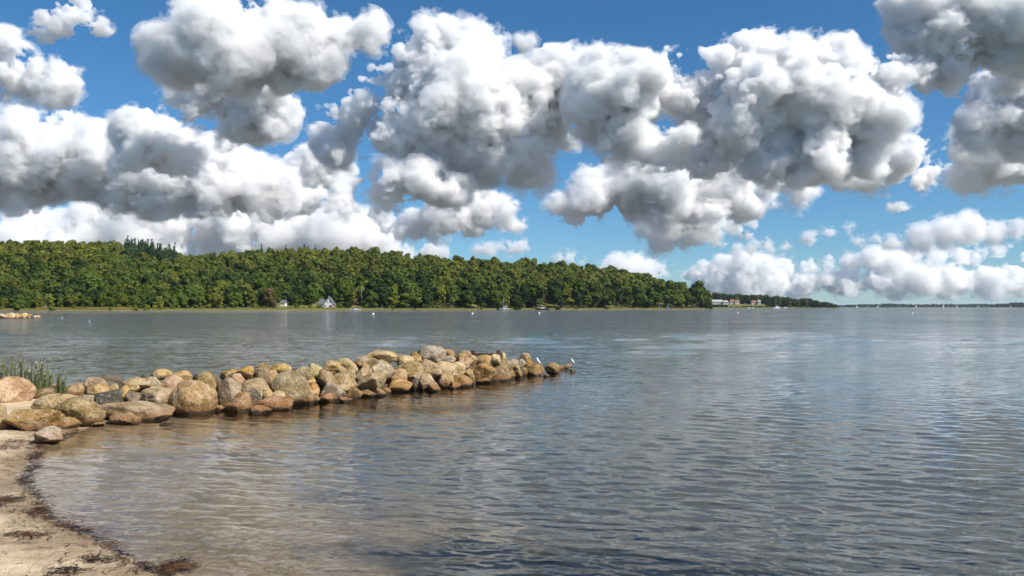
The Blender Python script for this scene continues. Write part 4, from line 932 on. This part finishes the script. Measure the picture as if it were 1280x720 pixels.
# cx, cy, w, h, colour, lichen, label  (photo measures; turned into metres at each stone's own distance)
ST = [
 (10,486,52,31,'pink',0,'big pink granite boulder on the sand in front of the yellow-flowered plants'),
 (58,491,34,13,'brown',0,'rough low brown stone at the foot of the flowering plants'),
 (67,482,9,7,'pale grey',0,'small pale stone between two tufts of flowering plants'),
 (77,503,64,24,'pale tan',0,'broad smooth pale slab lying on the sand behind the large tan boulder'),
 (42,521,68,28,'tan',0,'large low tan boulder half sunk in the beach sand'),
 (3,514,14,19,'grey-tan',0,'grey-brown stone cut by the left edge, above a small tan one'),
 (3,528,16,13,'tan',0,'small tan stone cut by the left edge on the beach'),
 (60,543,40,20,'pale grey',0,'angular white-veined grey stone nearest the beach seaweed'),
 (50,531,14,14,'dark grey',0,'small dark stone tucked behind the white-veined angular stone'),
 (87,526,24,17,'olive',0,'smooth egg-shaped tan stone right of the white-veined angular stone'),
 (101,513,52,33,'olive',0,'dark rough brown boulder sloping down to the long whale-backed slab'),
 (166,514,98,26,'grey-tan',0,'long whale-backed grey slab lying along the waterline'),
 (160,523,38,15,'brown',0,'brown wedge at the water in front of the whale-backed slab'),
 (121,529,22,6,'pale tan',0,'thin flat pale stone at the edge of the shallow water'),
 (100,487,33,16,'tan',.02,'oval tan-brown stone at the landward end of the jetty crest'),
 (120,478,27,14,'grey',0,'rounded grey-brown stone poking up behind the oval tan one'),
 (125,486,28,13,'ochre',0,'warm tan stone right of the oval tan-brown one'),
 (112,498,22,13,'grey',0,'small grey stone with a pale top above the dark rough boulder'),
 (140,496,32,18,'dark',0,'near-black flat-topped stone with a shaded front'),  # near-black base colour includes the shade of its front
 (143,484,14,10,'pale tan',0,'small pale tan stone behind the near-black flat-topped one'),
 (155,491,15,19,'ochre',.05,'ochre angular stone right of the near-black flat-topped one'),
 (174,478,34,14,'pale tan',.08,'pale slanted slab with yellow flecks on the crest'),
 (165,485,17,11,'grey-tan',0,'small slanted grey stone below the pale yellow-flecked slab'),
 (190,479,22,16,'grey',0,'rounded grey stone left of the broad pinkish one'),
 (203,467,24,12,'tan',.16,'yellow-lichened tan stone on the crest, left of another lichened one'),
 (214,479,31,21,'pink',.03,'broad pinkish stone above the biggest ochre boulder'),
 (229,471,28,16,'tan',.20,'crest stone with bright yellow lichen above the pinkish one'),
 (196,494,46,22,'grey-tan',0,'broad grey-tan stone just left of the biggest ochre boulder'),
 (168,496,17,15,'grey',0,'small grey stone wedged above the whale-backed slab'),
 (242,496,52,43,'tan',.04,'biggest ochre boulder, domed with a flat grey face, at the waterline'),
 (259,482,28,34,'olive',0,'upright olive-tan boulder behind the biggest ochre boulder'),
 (288,488,40,45,'grey',0,'tall grey wedge with a ridge running down to the right'),
 (287,466,20,11,'tan',.10,'yellowish stone on the crest above the tall grey wedge'),
 (309,464,24,14,'ochre',.34,'stone with the brightest orange lichen on the crest'),
 (297,474,22,14,'pink',0,'warm pink stone below the one with bright orange lichen'),
 (302,502,38,25,'red-brown',0,'red-brown triangular boulder at the waterline right of the tall grey wedge'),
 (274,510,15,8,'red-brown',0,'small wet reddish stone between the two largest boulders'),
 (211,528,20,5,'pale tan',0,'flat pale stone standing alone in the shallow water'),
 (330,459,19,12,'olive',0,'dark olive stone on the crest, right of the orange-lichened one'),
 (328,467,21,16,'grey',0,'grey stone below the dark olive crest stone'),
 (350,461,26,13,'tan',.20,'tan crest stone with yellow lichen above the big round grey boulder'),
 (358,462,13,12,'pale tan',0,'small tan stone leaning on the yellow-lichened crest stone'),
 (341,471,19,16,'pink',0,'small bright pink stone left of the big round grey boulder'),
 (361,482,49,36,'grey',0,'big round coarse grey boulder, largest in the middle of the near half'),
 (320,484,33,25,'grey-tan',0,'grey boulder left of the big round coarse one'),
 (314,497,26,24,'dark',0,'black shaded stone under the grey boulder'),  # black base colour carries the shade on its left face
 (336,493,13,15,'tan',0,'narrow tan stone below the big round coarse boulder'),
 (348,494,18,12,'cream',0,'cream stone below the big round coarse boulder'),
 (347,504,48,18,'red-brown',0,'long flat rusty stone at the water below the cream one'),
 (327,512,29,11,'red-brown',0,'small reddish stone farthest out in the water before the rusty flat one'),
 (381,494,25,18,'brown',0,'brown wedge at the foot of the big round coarse boulder'),
 (384,500,10,8,'cream',0,'tiny yellow stone at the water right of the brown wedge'),
 (391,486,16,17,'orange',0,'orange cube-like stone right of the big round coarse boulder'),
 (382,468,32,20,'grey',0,'long slanted grey stone right above the big round coarse boulder'),
 (387,475,19,14,'ochre',0,'ochre stone under the long slanted grey one'),
 (395,460,19,14,'cream',.03,'cream crest stone above the long slanted grey one'),
 (415,458,22,14,'tan',.05,'tan crest stone with a dark front, right of the cream one'),
 (432,455,27,20,'pale tan',.03,'large tan crest stone with a dark left end'),
 (409,471,22,22,'olive',0,'pointed grey-olive stone in mid slope'),
 (425,464,22,14,'brown',0,'brown stone with a dark left side below the large tan crest stone'),
 (427,475,36,19,'grey-tan',0,'broad grey stone right of the pointed grey-olive one'),
 (415,488,33,20,'pale grey',0,'pale mottled stone low on the slope above a red wedge'),
 (411,496,22,13,'red-brown',0,'red wedge at the water with a black left end'),
 (437,484,16,15,'pink',0,'pinkish square stone right of the pale mottled one'),
 (441,490,23,15,'brown',0,'brown block at the waterline right of the pale mottled one'),
 (431,499,18,6,'brown',0,'flat wet brown stone just off the brown block'),
 (396,498,10,8,'grey',0,'tiny grey stone at the water left of the red wedge'),
 (457,451,30,13,'grey-tan',0,'flat grey-tan crest stone, second crest stone left of the yellow patch'),
 (475,445,40,14,'tan',.05,'wide tan crest slab beside the bright yellow patch'),
 (487,445,14,10,'ochre',.34,'small stone covered in bright yellow lichen on the crest'),
 (502,447,18,8,'brown',0,'low brown stone right of the bright yellow patch'),
 (518,444,15,9,'red-brown',0,'small red-brown stone left of the topmost boulder'),
 (540,442,33,22,'pale grey',.08,'topmost boulder of the jetty, pale with an orange spot'),
 (561,442,17,12,'tan',.12,'yellowish stone right of the topmost boulder'),
 (507,451,20,13,'pale tan',0,'pale rounded stone above the long light slab'),
 (519,450,18,11,'tan',.05,'tan stone between the pale rounded one and the topmost boulder'),
 (512,460,38,16,'grey-tan',0,'long light slab across the middle of the far half'),
 (478,460,33,18,'pale grey',0,'pale grey stone with a brown left end'),
 (478,451,14,9,'pale grey',0,'small whitish stone above the pale grey one with a brown end'),
 (453,456,16,9,'tan',0,'small tan stone under the flat grey-tan crest stone'),
 (455,466,25,18,'pale tan',0,'pale tan stone above the broad cracked boulder'),
 (465,477,38,23,'grey-tan',0,'broad cracked tan boulder with a dark left hollow'),
 (437,468,18,20,'grey-tan',0,'tan stone left of the broad cracked boulder'),
 (496,469,27,24,'pink',0,'pinkish upright block in the middle of the jetty'),
 (499,482,30,15,'red-brown',0,'wet rusty stone under the pinkish upright block'),
 (460,491,25,11,'olive',0,'olive flat stone at the water below the broad cracked boulder'),
 (474,490,16,11,'cream',0,'yellow-cream stone at the water below the broad cracked boulder'),
 (482,488,13,9,'red-brown',0,'small rusty stone right of the yellow-cream one'),
 (526,471,34,13,'pale tan',0,'flat-topped tan stone over a black gap'),
 (533,479,25,18,'grey-tan',0,'tan pyramid stone under the flat-topped one'),
 (543,483,17,13,'brown',0,'small brown pyramid at the water right of the tan pyramid'),
 (521,480,12,14,'dark',0,'dark stone in the black gap under the flat-topped one'),  # base colour near-black all over
 (536,461,31,24,'grey-tan',0,'big brownish boulder below the topmost boulder'),
 (556,460,30,23,'pale tan',0,'big pale tan boulder right of the brownish one below the top'),
 (570,462,22,19,'cream',0,'pale tilted stone right of the big pale tan boulder'),
 (557,475,20,17,'tan',0,'tan rounded stone at mid slope below the big pale tan boulder'),
 (568,481,15,10,'red-brown',0,'small red stone at the water below the pale tilted stone'),
 (578,476,23,15,'red-brown',0,'wet brown stone at the waterline right of the small red one'),
 (579,453,22,16,'pink',0,'pinkish-brown slanted stone right of the topmost pair'),
 (576,446,18,9,'tan',0,'tan stone at the crest right of the yellowish one'),
 (562,448,16,7,'pale grey',0,'thin pale stone below the yellowish one at the crest'),
 (581,443,19,10,'olive',0,'olive-grey crest stone left of the rusty beam'),
 (585,465,12,9,'grey-tan',0,'small grey stone under the pinkish-brown slanted one'),
 (605,449,22,14,'tan',0,'tan boulder just below the rusty beam'),
 (619,448,14,11,'pale tan',0,'pale stone below the right end of the rusty beam'),
 (628,446,8,12,'cream',0,'upright narrow pale stone at the right end of the rusty beam'),
 (603,464,34,23,'red-brown',0,'broad reddish boulder low in the water near the jetty head'),
 (624,465,27,23,'brown',0,'brown slanting boulder right of the broad reddish one'),
 (630,455,22,12,'olive',0,'grey-olive stone on the crest behind the brown slanting boulder'),
 (642,453,13,9,'pale grey',0,'pale stone on the crest, left one of a pale pair'),
 (650,454,13,11,'pale grey',0,'pale stone on the crest, right one of a pale pair'),
 (656,447,16,12,'olive',0,'dark olive stone topping the jetty head'),
 (660,457,11,16,'orange',0,'upright orange stone under the dark olive one'),
 (639,466,12,14,'orange',0,'small orange stone right of the brown slanting boulder'),
 (648,467,12,11,'brown',0,'small brown stone right of the small orange one'),
 (654,464,10,11,'grey',0,'small grey stone left of the upright orange one'),
 (669,462,21,15,'brown',0,'brown wedge at the jetty head where a gull stands'),
 (691,460,19,14,'olive',0,'lone olive-brown stone beyond the jetty head with a dark left side'),
 (701,459,8,5,'brown',0,'tiny stone right of the lone olive-brown one'),
 (708,457,17,5,'grey',0,'outermost flat slab awash, where a second gull stands'),
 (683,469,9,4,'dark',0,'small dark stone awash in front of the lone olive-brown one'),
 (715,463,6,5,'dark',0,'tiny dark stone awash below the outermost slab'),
 (645,459,12,8,'brown',0,'brown stone below the pale pair'),
 (589,472,9,10,'tan',0,'small tan stone left of the broad reddish boulder'),
 (590,449,12,11,'olive',0,'dark olive stone under the left end of the rusty beam'),
 (605,475,17,7,'brown',0,'wet brown stone at the foot of the broad reddish boulder'),
]
STONE = {}
for k, (cx, cy, w, h, cl, li, lb) in enumerate(ST):
    s_ = (cy - HORIZON) / FPX; bot = cy + h / 2
    if cx < 112 and k < 18:                                            # on the sand: stand it where its foot meets the ground
        y = CAMZ * FPX / (bot - HORIZON)
        for it in range(12):
            gx = (cx - 640) / FPX * y; gz = float(beach_z(np.array([[gx]]), np.array([[y]]))[0, 0]); y = .5 * y + .5 * (CAMZ - max(gz, 0)) * FPX / (bot - HORIZON)
    elif lb.startswith(('flat pale stone standing', 'thin flat', 'flat wet', 'small dark stone awash', 'tiny dark')): y = CAMZ * FPX / (bot - HORIZON)
    else:
        yf = water_row(cx) + .25; kk = 1.45
        y = (yf + kk * CAMZ) / (1 + kk * s_)
        y = max(y, yf)
        if bot > float(interp(cx, FB)) - 3: y = min(y, CAMZ * FPX / (bot - HORIZON) + w / FPX * yf * .45)
    m = y / FPX; x = (cx - 640) * m; z = CAMZ - (cy - HORIZON) * m
    rx, rz = w * m / 2 * 1.13, h * m / 2 * 1.05
    low = rz * .38; z -= low * .8; rz += low * .85                      # the foot goes on behind its neighbours or under water
    ry = max(min(rx, rz * 1.5), rx * .7)
    st_ = 'angular' if any(q in lb for q in ('angular', 'wedge', 'pyramid', 'block', 'triangular', 'pointed', 'cube', 'slanted', 'shaded', 'square', 'cracked', 'tilted')) else 'round' if any(q in lb for q in ('round', 'dome', 'egg', 'oval', 'smooth')) else ''
    me = rock_mesh(rx, ry, rz, 100 + k, 5 if w > 30 else 4 if w > 11 else 3, 8 + k % 6 + (3 if st_ else 0), st_)
    o = obj('boulder', me, None, (x, y, z)); o.rotation_euler = (0, R((k * 37 % 17) - 8) * .6, 0)
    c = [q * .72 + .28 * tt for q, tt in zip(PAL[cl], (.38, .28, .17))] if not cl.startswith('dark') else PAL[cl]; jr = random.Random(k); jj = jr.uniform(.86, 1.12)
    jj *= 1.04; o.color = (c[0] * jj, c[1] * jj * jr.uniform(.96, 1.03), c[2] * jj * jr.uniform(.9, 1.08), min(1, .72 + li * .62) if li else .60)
    tag(o, lb, 'boulder' if w > 18 else 'stone', 'stones of the jetty'); STONE[lb] = (x, y, z, rx, ry, rz)
# the rubble core under the jetty, coloured dark to give the gaps shade
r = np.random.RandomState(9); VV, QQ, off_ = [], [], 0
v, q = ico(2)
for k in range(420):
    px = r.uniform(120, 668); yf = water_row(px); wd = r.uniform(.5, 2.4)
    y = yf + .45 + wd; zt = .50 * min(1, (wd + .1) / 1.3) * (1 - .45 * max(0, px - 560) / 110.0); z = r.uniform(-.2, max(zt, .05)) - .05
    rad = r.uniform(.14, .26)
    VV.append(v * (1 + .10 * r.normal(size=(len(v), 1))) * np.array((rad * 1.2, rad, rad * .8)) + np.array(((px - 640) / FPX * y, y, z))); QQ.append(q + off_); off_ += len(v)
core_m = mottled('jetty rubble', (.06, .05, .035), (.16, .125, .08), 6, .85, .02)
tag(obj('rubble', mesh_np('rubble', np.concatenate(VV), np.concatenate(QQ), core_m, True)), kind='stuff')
# far stone jetty at the left edge
r = np.random.RandomState(12)
for k in range(46):
    u = r.rand(); px = -8 + 58 * u ** .9; top = 3.6 * (1 - .75 * sst((px - 30) / 26.0)); lay = r.rand()
    y = 146 + lay * 4; m = y / FPX; z = lay * top * m * 1.05 + .05; rx = r.uniform(.35, .75) * (1 - .3 * (px > 36)); 
    o = obj('boulder', rock_mesh(rx, rx * .9, rx * r.uniform(.55, .75), 700 + k, 2, 8), None, ((px - 640) * m, y, z))
    c = PAL[('pale tan', 'tan', 'pink', 'cream', 'orange')[k % 5]]; o.color = (*c, .72)
    tag(o, 'small pale boulder heaped in the far stone jetty at the left edge', 'boulder', 'boulders of the far stone jetty')

# ---------------------------------------------------------------- rusty beam and gulls
rust_m = mottled('rusty iron', (.05, .025, .018), (.11, .05, .03), 9, .85, .01)
y = 22.6; m = y / FPX
e = empty('iron_beam', ((607.5 - 640) * m, y, CAMZ - (443.5 - 384) * m), 'rusty iron beam lying along the crest of the jetty', 'beam')
MB().box(-.36, .36, -.05, .05, -.02, .045).build('bar', rust_m, e); 
for sx in (-.38, .34): MB().box(sx - .05, sx + .06, -.07, .07, -.03, .12).build('end_block', rust_m, e)
featherw = mottled('white feathers', (.80, .80, .79), (.86, .86, .85), 20, .85, .002)
featherg = mottled('grey wing feathers', (.42, .44, .47), (.50, .52, .55), 20, .85, .002)
beak_m = mottled('beak and legs', (.45, .18, .05), (.55, .25, .06), 20, .6, .001)
def gull(loc, rz, s, label, swim=False):
    e = empty('gull', loc, label, 'gull', None, rz)
    N = 12; prof = [(-.21, .10, .012), (-.15, .125, .035), (-.07, .15, .062), (.0, .175, .075), (.06, .205, .068), (.10, .245, .05), (.125, .285, .037), (.145, .315, .036), (.172, .325, .027), (.192, .322, .010)]
    b = MB(); b.loft([[(x, r_ * .85 * math.cos(6.283 * k / N), z + r_ * math.sin(6.283 * k / N)) for k in range(N)] for x, z, r_ in prof])
    body = b.build('body', featherw, e, smooth=True)
    for sy in (-1, 1):
        w = MB(); w.loft([[(x, sy * (yw + .008 * math.cos(6.283 * k / 8)), z + hh * math.sin(6.283 * k / 8)) for k in range(8)] for x, yw, z, hh in ((-.25, .012, .11, .010), (-.12, .045, .145, .035), (.0, .066, .18, .045), (.07, .055, .21, .018))]); w.build('wing', featherg, e, smooth=True)
        if not swim: MB().tube([(.01, sy * .03, .115), (.0, sy * .03, .05), (.01, sy * .03, .0)], .006, 5).build('leg', beak_m, e)
        MB().tube([(.165, sy * .024, .334), (.168, sy * .030, .334)], .006, 5).build('eye', darkh_m, e)
    MB().tube([(.188, 0, .322), (.22, 0, .315), (.232, 0, .308)], [.011, .008, .003], 6).build('beak', beak_m, e)
    e.scale = (s, s, s)
    if not swim: e.rotation_euler = (0, R(-28), rz)
    return e
def top_of(lb, px):
    x, y, z, rx, ry, rz = STONE[lb]; return ((px - 640) * y / FPX, y, z + rz * .93)
gull(top_of('brown wedge at the jetty head where a gull stands', 671), R(150), .52, 'white gull standing upright on the brown wedge at the jetty head')
p = top_of('outermost flat slab awash, where a second gull stands', 714); gull(p, R(165), .50, 'white gull on the outermost flat slab')
for px, py, lb in ((78, 398, 'white gull floating off the far stone jetty, nearer of two'), (112, 402, 'white gull floating right of the other, before the reed bed'), ): 
    x, y = at(px, py); gull((x, y, -.12 * .9), R(20), .9, lb, True)
y = 300.0; m = y / FPX; e = empty('flying_gull', ((202 - 640) * m, y, CAMZ + (384 - 342.5) * m), 'white gull in flight against the dark firs of the slope', 'gull', None, R(30))
b = MB(); b.loft([[(x, r_ * math.cos(6.283 * k / 8), r_ * math.sin(6.283 * k / 8)) for k in range(8)] for x, r_ in ((-.35, .02), (-.15, .07), (.05, .10), (.22, .06), (.3, .02))]); b.build('body', featherw, e, smooth=True)
for sy in (-1, 1): MB().loft([[(c_ + ch * .5, sy * yy, z + .015), (c_, sy * yy, z + .03), (c_ - ch * .5, sy * yy, z), (c_, sy * yy, z - .02)] for c_, ch, yy, z in ((.02, .22, .05, .05), (.06, .22, .4, .28), (-.03, .15, .75, .22), (-.12, .04, 1.0, .12))]).build('wing', featherg, e)

# ---------------------------------------------------------------- plants on the point, seaweed on the sand
def leafm(name, a, b_): 
    t = NT(name); n_ = t.noise(t.n('TexCoord').outputs['Object'], 9, 3); d = t.n('BsdfDiffuse'); tl = t.n('BsdfTranslucent'); mm = t.n('MixShader'); mm.inputs[0].default_value = .3
    c = t.mix(n_.outputs[0], a, b_); t.l(c, d.inputs[0]); t.l(c, tl.inputs[0]); t.l(d.outputs[0], mm.inputs[1]); t.l(tl.outputs[0], mm.inputs[2]); o = t.n('OutputMaterial'); t.l(mm.outputs[0], o.inputs[0]); return t.m
stalk_m = leafm('plant stalk', (.16, .17, .06), (.10, .14, .05)); blade_m = leafm('plant leaf', (.16, .20, .075), (.27, .28, .13)); flower_m = leafm('yellow flower', (.55, .40, .04), (.62, .48, .10)); seed_m = leafm('white seed head', (.7, .68, .62), (.75, .72, .66)); brownf_m = leafm('withered flower', (.26, .18, .08), (.34, .26, .12))
def gz(x, y): return max(float(beach_z(np.array([[x]]), np.array([[y]]))[0, 0]), 0)
def ribbon(b, base, a, L, bend, w, twist=0):
    pts = []; n = 5
    for k in range(n + 1):
        u = k / n; pts.append((base[0] + math.cos(a) * bend * u * u, base[1] + math.sin(a) * bend * u * u, base[2] + L * (u - .25 * (bend / max(L, .01)) * u * u)))
    sx, sy = -math.sin(a + twist), math.cos(a + twist)
    vs = []
    for k, p in enumerate(pts):
        ww = w * (1 - (k / n) ** 2.2) + .0012; vs += [(p[0] - sx * ww, p[1] - sy * ww, p[2]), (p[0] + sx * ww, p[1] + sy * ww, p[2])]
    b.add(vs, [(2 * k, 2 * k + 1, 2 * k + 3, 2 * k + 2) for k in range(n)])
def plant(px, base_py, top_py, seed, head, label):
    r = random.Random(seed); y = 17.0 + r.uniform(-.3, .4); m = y / FPX; x = (px - 640) * m; z = gz(x, y) - .02
    ztop = CAMZ - (top_py - 384) * m; H = ztop - z
    e = empty('flowering_plant', (x, y, z), label, 'plant', 'flowering plants on the point'); b = MB(); heads = []
    for k in range(3):
        a = r.uniform(0, 6.28); l = r.uniform(.05, .20); hh = H * r.uniform(.8, 1.0) if k else H
        b.tube([(0, 0, 0), (math.cos(a) * l * .5, math.sin(a) * l * .5, hh * .5), (math.cos(a) * l, math.sin(a) * l, hh)], [.008, .006, .004], 5, False); heads.append((math.cos(a) * l, math.sin(a) * l, hh))
    b.build('stem', stalk_m, e); b = MB()
    for k in range(26):
        a = r.uniform(0, 6.28); ribbon(b, (0, 0, H * r.uniform(0, .75)), a, r.uniform(.10, .2), r.uniform(.05, .16), r.uniform(.010, .02), r.uniform(-.5, .5))
    b.build('leaf', blade_m, e)
    for hx, hy, hz in heads:
        v, q = ico(2); rad = r.uniform(.012, .02); vv = v * (1 + .25 * np.random.RandomState(seed).normal(size=(len(v), 1))) * rad * np.array((1.2, 1.2, .8)) + np.array((hx, hy, hz))
        obj('flower', mesh_np('flower', vv, q, {'y': flower_m, 'w': seed_m, 'b': brownf_m}[head]), e)
PL = [(4, 'y', 446, 'tall plant with yellow heads at the left edge of the picture'), (10, 'y', 445, 'tall plant with paired yellow heads above the pink boulder'), (17, 'b', 452, 'plant with withered heads above the pink boulder, right of the paired yellow heads'), (27, 'b', 446, 'tall plant with withered brown heads right of the pink boulder'), (33, 'w', 458, 'plant with a white seed head, lower of the two white heads'), (40, 'b', 452, 'withered plant between the two white seed heads'), (46, 'b', 447, 'tallest withered plant in the middle of the clump'), (53, 'w', 448, 'plant with a white seed head at its very top'), (58, 'b', 457, 'withered plant left of the single yellow flower'), (64, 'y', 465, 'plant with a single yellow flower at the right of the main clump'), (74, 'b', 462, 'plant with brown heads in the separate small clump to the right'), (80, 'b', 470, 'short plant at the right end of the small separate clump')]
for k, (px, hd, tp, lb) in enumerate(PL): plant(px, 490, tp, 30 + k, hd, lb)
r = np.random.RandomState(3)
for k, (px, wpx, hh, nb, lb) in enumerate([(2, 14, .45, 110, 'grass tuft at the left edge behind the pink boulder'), (32, 16, .42, 150, 'dense grass tuft right of the pink boulder'), (46, 16, .48, 160, 'tall grass tuft in the middle of the clump of flowers'), (60, 12, .40, 120, 'grass tuft under the single yellow flower'), (76, 10, .36, 90, 'small grass tuft apart from the clump, on the right')]):
    y = 16.9; m = y / FPX; x = (px - 640) * m; z = gz(x, y); b = MB()
    for j in range(nb):
        bx, by = r.normal() * wpx * m * .36, r.normal() * .16
        ribbon(b, (bx, by, -.03), r.uniform(0, 6.28), hh * r.uniform(.5, 1.15), r.uniform(.04, .34), r.uniform(.004, .009), r.uniform(-1, 1))
    tag(b.build('grass_tuft', blade_m, None, (x, y, z)), lb, 'grass tuft', 'grass tufts on the point')
# seaweed
t = NT('seaweed'); n_ = t.noise(t.n('NewGeometry').outputs['Position'], 6, 4); weed_m = t.bsdf(t.mix(t.mapr(n_.outputs[0], .42, .66), (.018, .012, .008), (.11, .05, .018)), .6, spec=.3)
def weed(b, x, y, r, flat=.02):
    a = r.normal() * .7 + (3.14 if r.rand() < .5 else 0); L = r.uniform(.04, .17); n = 5; px_, py_ = x, y; w = r.uniform(.0018, .005); vs = []
    z0 = r.uniform(0, flat) * .3; ar = r.uniform(.0, .006)
    for k in range(n):
        u = k / (n - 1); zz = float(max(gzf(px_, py_), -.004)) + .004 + z0 + ar * math.sin(u * 3.14)
        sx, sy = -math.sin(a) * w, math.cos(a) * w; vs += [(px_ - sx, py_ - sy, zz), (px_ + sx, py_ + sy, zz + .002)]
        a += r.normal() * .38; px_ += math.cos(a) * L / n; py_ += math.sin(a) * L / n
    b.add(vs, [(2 * k, 2 * k + 1, 2 * k + 3, 2 * k + 2) for k in range(n - 1)])
GX = np.arange(-9, 1, .04); GY = np.arange(4.5, 16, .04); GXX, GYY = np.meshgrid(GX, GY, indexing='ij'); GZ = beach_z(GXX, GYY)
def gzf(x, y):
    i = min(max(int((x + 9) / .04), 0), len(GX) - 1); j = min(max(int((y - 4.5) / .04), 0), len(GY) - 1); return GZ[i, j]
def ground_at(px, py):
    y = CAMZ * FPX / (py - HORIZON)
    for k in range(8): x = (px - 640) / FPX * y; y = (CAMZ - max(gzf(x, y), 0)) * FPX / (py - HORIZON)
    return x, y
r = np.random.RandomState(21)
CL = [(15, 624, 34, 10, 150, 'rust-brown seaweed heap at the left edge of the sand'), (46, 638, 18, 8, 70, 'small dark seaweed clump right of the heap at the left edge'), (36, 666, 46, 7, 90, 'thin curved line of dark seaweed alone on the dry sand'), (122, 697, 36, 10, 80, 'slanting brown seaweed strand near the bottom of the beach'), (85, 712, 40, 12, 100, 'brown seaweed patch cut by the bottom edge of the picture'), (222, 706, 30, 15, 200, 'orange-brown seaweed pile at the water near the bottom'), (10, 559, 26, 7, 100, 'dark seaweed streak by the left edge below the tan boulder'), (20, 551, 16, 4, 50, 'thin seaweed streak just below the tan boulder'), (62, 553, 14, 14, 90, 'dark seaweed clump below the white-veined angular stone')]
for px, py, wp, hp, n, lb in CL:
    b = MB(); x0, y0 = ground_at(px, py); m = y0 / FPX; dyv = hp * y0 * y0 / (CAMZ * FPX)
    for k in range(n):
        u = r.normal(); x = x0 + u * wp * .30 * m; y = y0 + r.normal() * dyv * .28 - .10 * math.sin(u * 1.7) * dyv
        weed(b, x, y, r, .025)
    me_o = b.build('seaweed_clump', weed_m); me_o.data.transform(Matrix.Translation((-x0, -y0, 0))); me_o.location = (x0, y0, 0)
    tag(me_o, lb, 'seaweed', 'seaweed clumps on the beach')
b = MB(); SP = SHORE[1:14]
seg = np.linalg.norm(np.diff(SP, axis=0), axis=1); cum = np.concatenate([[0], seg.cumsum()])
for k in range(1700):
    s_ = r.uniform(0, cum[-1]); x = np.interp(s_, cum, SP[:, 0]); y = np.interp(s_, cum, SP[:, 1])
    dens = .5 + .5 * math.sin(s_ * 2.1 + 1) * math.sin(s_ * 5.3)
    if r.rand() > .35 + .65 * dens: continue
    off2 = r.normal() * .035 + .02 + .04 * math.sin(s_ * 3)
    i_ = min(np.searchsorted(cum, s_), len(SP) - 1); dx, dyy = SP[i_] - SP[i_ - 1]; l_ = math.hypot(dx, dyy) + 1e-9
    weed(b, x - dyy / l_ * off2, y + dx / l_ * off2, r, .012)
for k in range(500):
    s_ = r.uniform(0, cum[-1]); x = np.interp(s_, cum, SP[:, 0]) - abs(r.normal()) * .6; y = np.interp(s_, cum, SP[:, 1]) - r.normal() * .2
    weed(b, x, y, r, .004)
tag(b.build('seaweed_wrack', weed_m), kind='stuff')

# ---------------------------------------------------------------- the air between here and the far shore
t = NT('haze'); v = t.n('VolumePrincipled'); o = t.n('OutputMaterial')
v.inputs['Color'].default_value = (.72, .85, 1.0, 1); v.inputs['Density'].default_value = 2.6e-5; v.inputs['Anisotropy'].default_value = .2
t.l(v.outputs[0], o.inputs['Volume'])
hz = MB().box(-31000, 31000, -900, 31000, -2.7, 120).build('haze', t.m); tag(hz, kind='stuff')
